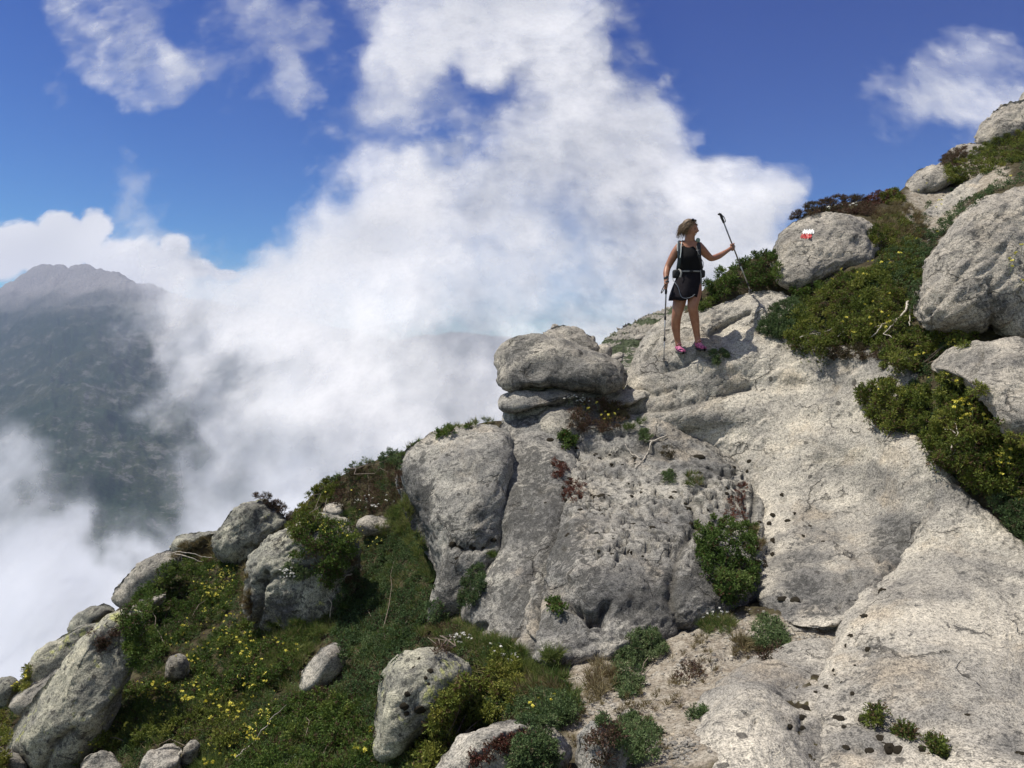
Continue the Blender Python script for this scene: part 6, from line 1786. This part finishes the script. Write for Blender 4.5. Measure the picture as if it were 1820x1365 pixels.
def ribbon(pts, width, thick, mat, name, label=None):
    p = np.array(pts); m = len(p) * 4
    ti = np.linspace(0, len(p) - 1, m)
    q = np.stack([np.interp(ti, np.arange(len(p)), p[:, a]) for a in range(3)], -1)
    for _ in range(3): q[1:-1] = .25 * q[:-2] + .5 * q[1:-1] + .25 * q[2:]
    tg = np.gradient(q, axis=0); tg /= np.linalg.norm(tg, axis=1)[:, None]
    nrm = np.array([0, -1., .15]); sd_ = np.cross(tg, nrm); sd_ /= np.linalg.norm(sd_, axis=1)[:, None]; n_ = np.cross(sd_, tg)
    an = np.linspace(0, 2 * math.pi, 10, endpoint=False)
    rings = [q[i] + sd_[i] * (width * .5 * np.cos(an))[:, None] + n_[i] * (thick * .5 * np.sin(an))[:, None] for i in range(m)]
    v, f = loft(rings, 10)
    return pp(name, v, f, mat, label)


ribbon([Q(1210, 430, .12), Q(1208, 429.5, .03), Q(1206.5, 434, -.07), Q(1207, 445, -.115), Q(1208, 456, -.125), Q(1207, 468, -.10), Q(1205, 478, -.04), Q(1204, 484, .05)], .048, .02, teal, 'shoulder_strap')
ribbon([Q(1239, 430, .12), Q(1241, 429, .03), Q(1242, 434, -.07), Q(1242.5, 445, -.105), Q(1243, 456, -.11), Q(1244.5, 465, -.07), Q(1246, 474, -.02), Q(1246, 484, .05)], .048, .02, packm, 'shoulder_strap')
ribbon([Q(1212, 430, -.03), Q(1210.5, 436, -.092), Q(1210.5, 447, -.132), Q(1209, 458, -.142)], .010, .008, pale, 'piping')
ribbon([Q(1204, 431, -.04), Q(1203.5, 438, -.095), Q(1204, 446, -.125)], .008, .006, pale, 'piping')
ribbon([Q(1238, 437, -.11), Q(1240, 447, -.135), Q(1243, 453, -.13)], .008, .006, greyst, 'strap_tail')
v, f = ellip(Q(1240.5, 427, -.03), (.027, .03, .030), 10, 14); pp('strap_pocket', v, f, mint, 'grey-green rolled pocket on the shoulder strap')
belt = []
for k in range(37):
    a = math.pi * (1.02 + .96 * k / 36)
    belt.append(W(1226 + 22 * math.cos(a), 482.5 - 1.5 * math.cos(a) * 0 + .6 * math.sin(a), HD + .02 + .155 * math.sin(a)))
ribbon(belt, .020, .008, greyst, 'hip_belt')
v, f = ellip(Q(1229, 482.2, -.145), (.024, .010, .014), 8, 12); pp('buckle', v, f, packm)


def box_blob(c, r, p=.45):
    return ellip(c, r, 14, 20, None, lambda P: np.sign(P) * (np.abs(P) / np.array(r)) ** p * np.array(r) * .92)


v, f = box_blob(Q(1201, 487, .0), (.042, .07, .055)); pp('hip_pocket', v, f, packm)
v, f = box_blob(Q(1248, 487, .0), (.032, .06, .05)); pp('hip_pocket', v, f, packm)
ribbon([Q(1206, 478, -.08), Q(1210, 481, -.12), Q(1211, 486, -.135), Q(1209, 493, -.14)], .022, .008, greyst, 'webbing')
ribbon([Q(1245, 480, -.08), Q(1246, 490, -.10), Q(1246.5, 505, -.11)], .014, .006, greyst, 'webbing')
ribbon([Q(1246, 459, .02), Q(1250, 466, .0), Q(1250, 474, .0), Q(1247, 481, .0)], .008, .006, greyst, 'webbing')
hose = np.array([Q(1196, 482, -.03), Q(1194.5, 492, -.06), Q(1197, 500, -.12), Q(1205, 508, -.19), Q(1208, 520, -.20), Q(1211, 529, -.21), Q(1219, 531, -.22), Q(1230, 528, -.22), Q(1235, 523, -.21)])
m = 40; ti = np.linspace(0, len(hose) - 1, m)
q = np.stack([np.interp(ti, np.arange(len(hose)), hose[:, a]) for a in range(3)], -1)
for _ in range(6): q[1:-1] = .25 * q[:-2] + .5 * q[1:-1] + .25 * q[2:]
v, f = tube(q, .0045, 6); pp('drinking_hose', v, f, simple_mat('dull_blue_hose', (.10, .12, .15), .4), 'thin dark drinking hose looping over the shorts')

# ------------------------------------------------------------------ trekking poles
alu = simple_mat('grey_aluminium', (0.30, 0.30, 0.31), 0.35, 0.15, 30, metallic=0.6)
alu2 = simple_mat('pale_aluminium', (0.50, 0.50, 0.50), 0.3, metallic=0.6)
rubber = simple_mat('black_rubber', (0.02, 0.02, 0.022), 0.6)


def pole(tip, top, label, locks, grip_len=.13, strap_side=-1):
    ax = top - tip; L = np.linalg.norm(ax); ax /= L
    o = empty('trekking_pole', tip)
    tag(o, label, 'trekking pole', 'trekking poles of the hiker')

    def add(name, v, f, m_):
        return link(name, new_mesh(name, v - tip, f, [m_]), o)
    l1, l2 = locks
    add('upper_shaft', *tube([tip + ax * l2, tip + ax * (L - .02)], .0095, 10), alu)
    add('middle_shaft', *tube([tip + ax * l1, tip + ax * (l2 + .02)], .008, 10), alu2)
    add('lower_shaft', *tube([tip + ax * .05, tip + ax * (l1 + .02)], .0068, 10), alu2)
    for l_ in locks:
        add('clamp', *tube([tip + ax * (l_ - .025), tip + ax * (l_ - .02), tip + ax * (l_ + .02), tip + ax * (l_ + .025)], [.009, .014, .014, .009], 10), rubber)
    add('tip', *tube([tip, tip + ax * .02, tip + ax * .06, tip + ax * .075], [.003, .006, .009, .008], 8), rubber)
    e1 = np.cross(ax, (0, 1, 0)); e1 /= np.linalg.norm(e1)
    add('basket', *tube([tip + ax * .050, tip + ax * .056], .027, 14), rubber)
    g = np.array([0, .03, .06, .09, .11, grip_len])
    add('grip', *tube([top - ax * (grip_len - x) for x in g], [.013, .016, .0145, .016, .018, .012], 12), rubber)
    head = [top - ax * .012, top + e1 * .012 * -strap_side + ax * .004, top + e1 * .032 * -strap_side + ax * .006]
    add('grip_head', *tube(head, [.017, .016, .010], 10), rubber)
    loop = []
    for k in range(22):
        a = 2 * math.pi * k / 21
        loop.append(top - ax * .02 + e1 * strap_side * (.030 - .030 * math.cos(a)) * 1.0 - np.array([0, 0, 1]) * (.065 * (1 - math.cos(a)) * .9) + ax * 0 + e1 * .014 * math.sin(a) * strap_side + np.array([0, -.02, 0]) * math.sin(a))
    add('wrist_strap', *tube(loop, .006, 6), rubber)
    return o


LL = np.linalg.norm(topL - tipL)
pole(tipL, topL, 'raised trekking pole held mid-shaft in the outstretched left hand of the hiker', (LL * .09 + .04, LL * .38))
topR = handR + axR * .05
LR = np.linalg.norm(topR - tipR)
pole(tipR, topR, 'trekking pole in the lowered right hand of the hiker, planted on the rock', (LR * .30, LR * .56), grip_len=.15, strap_side=1)
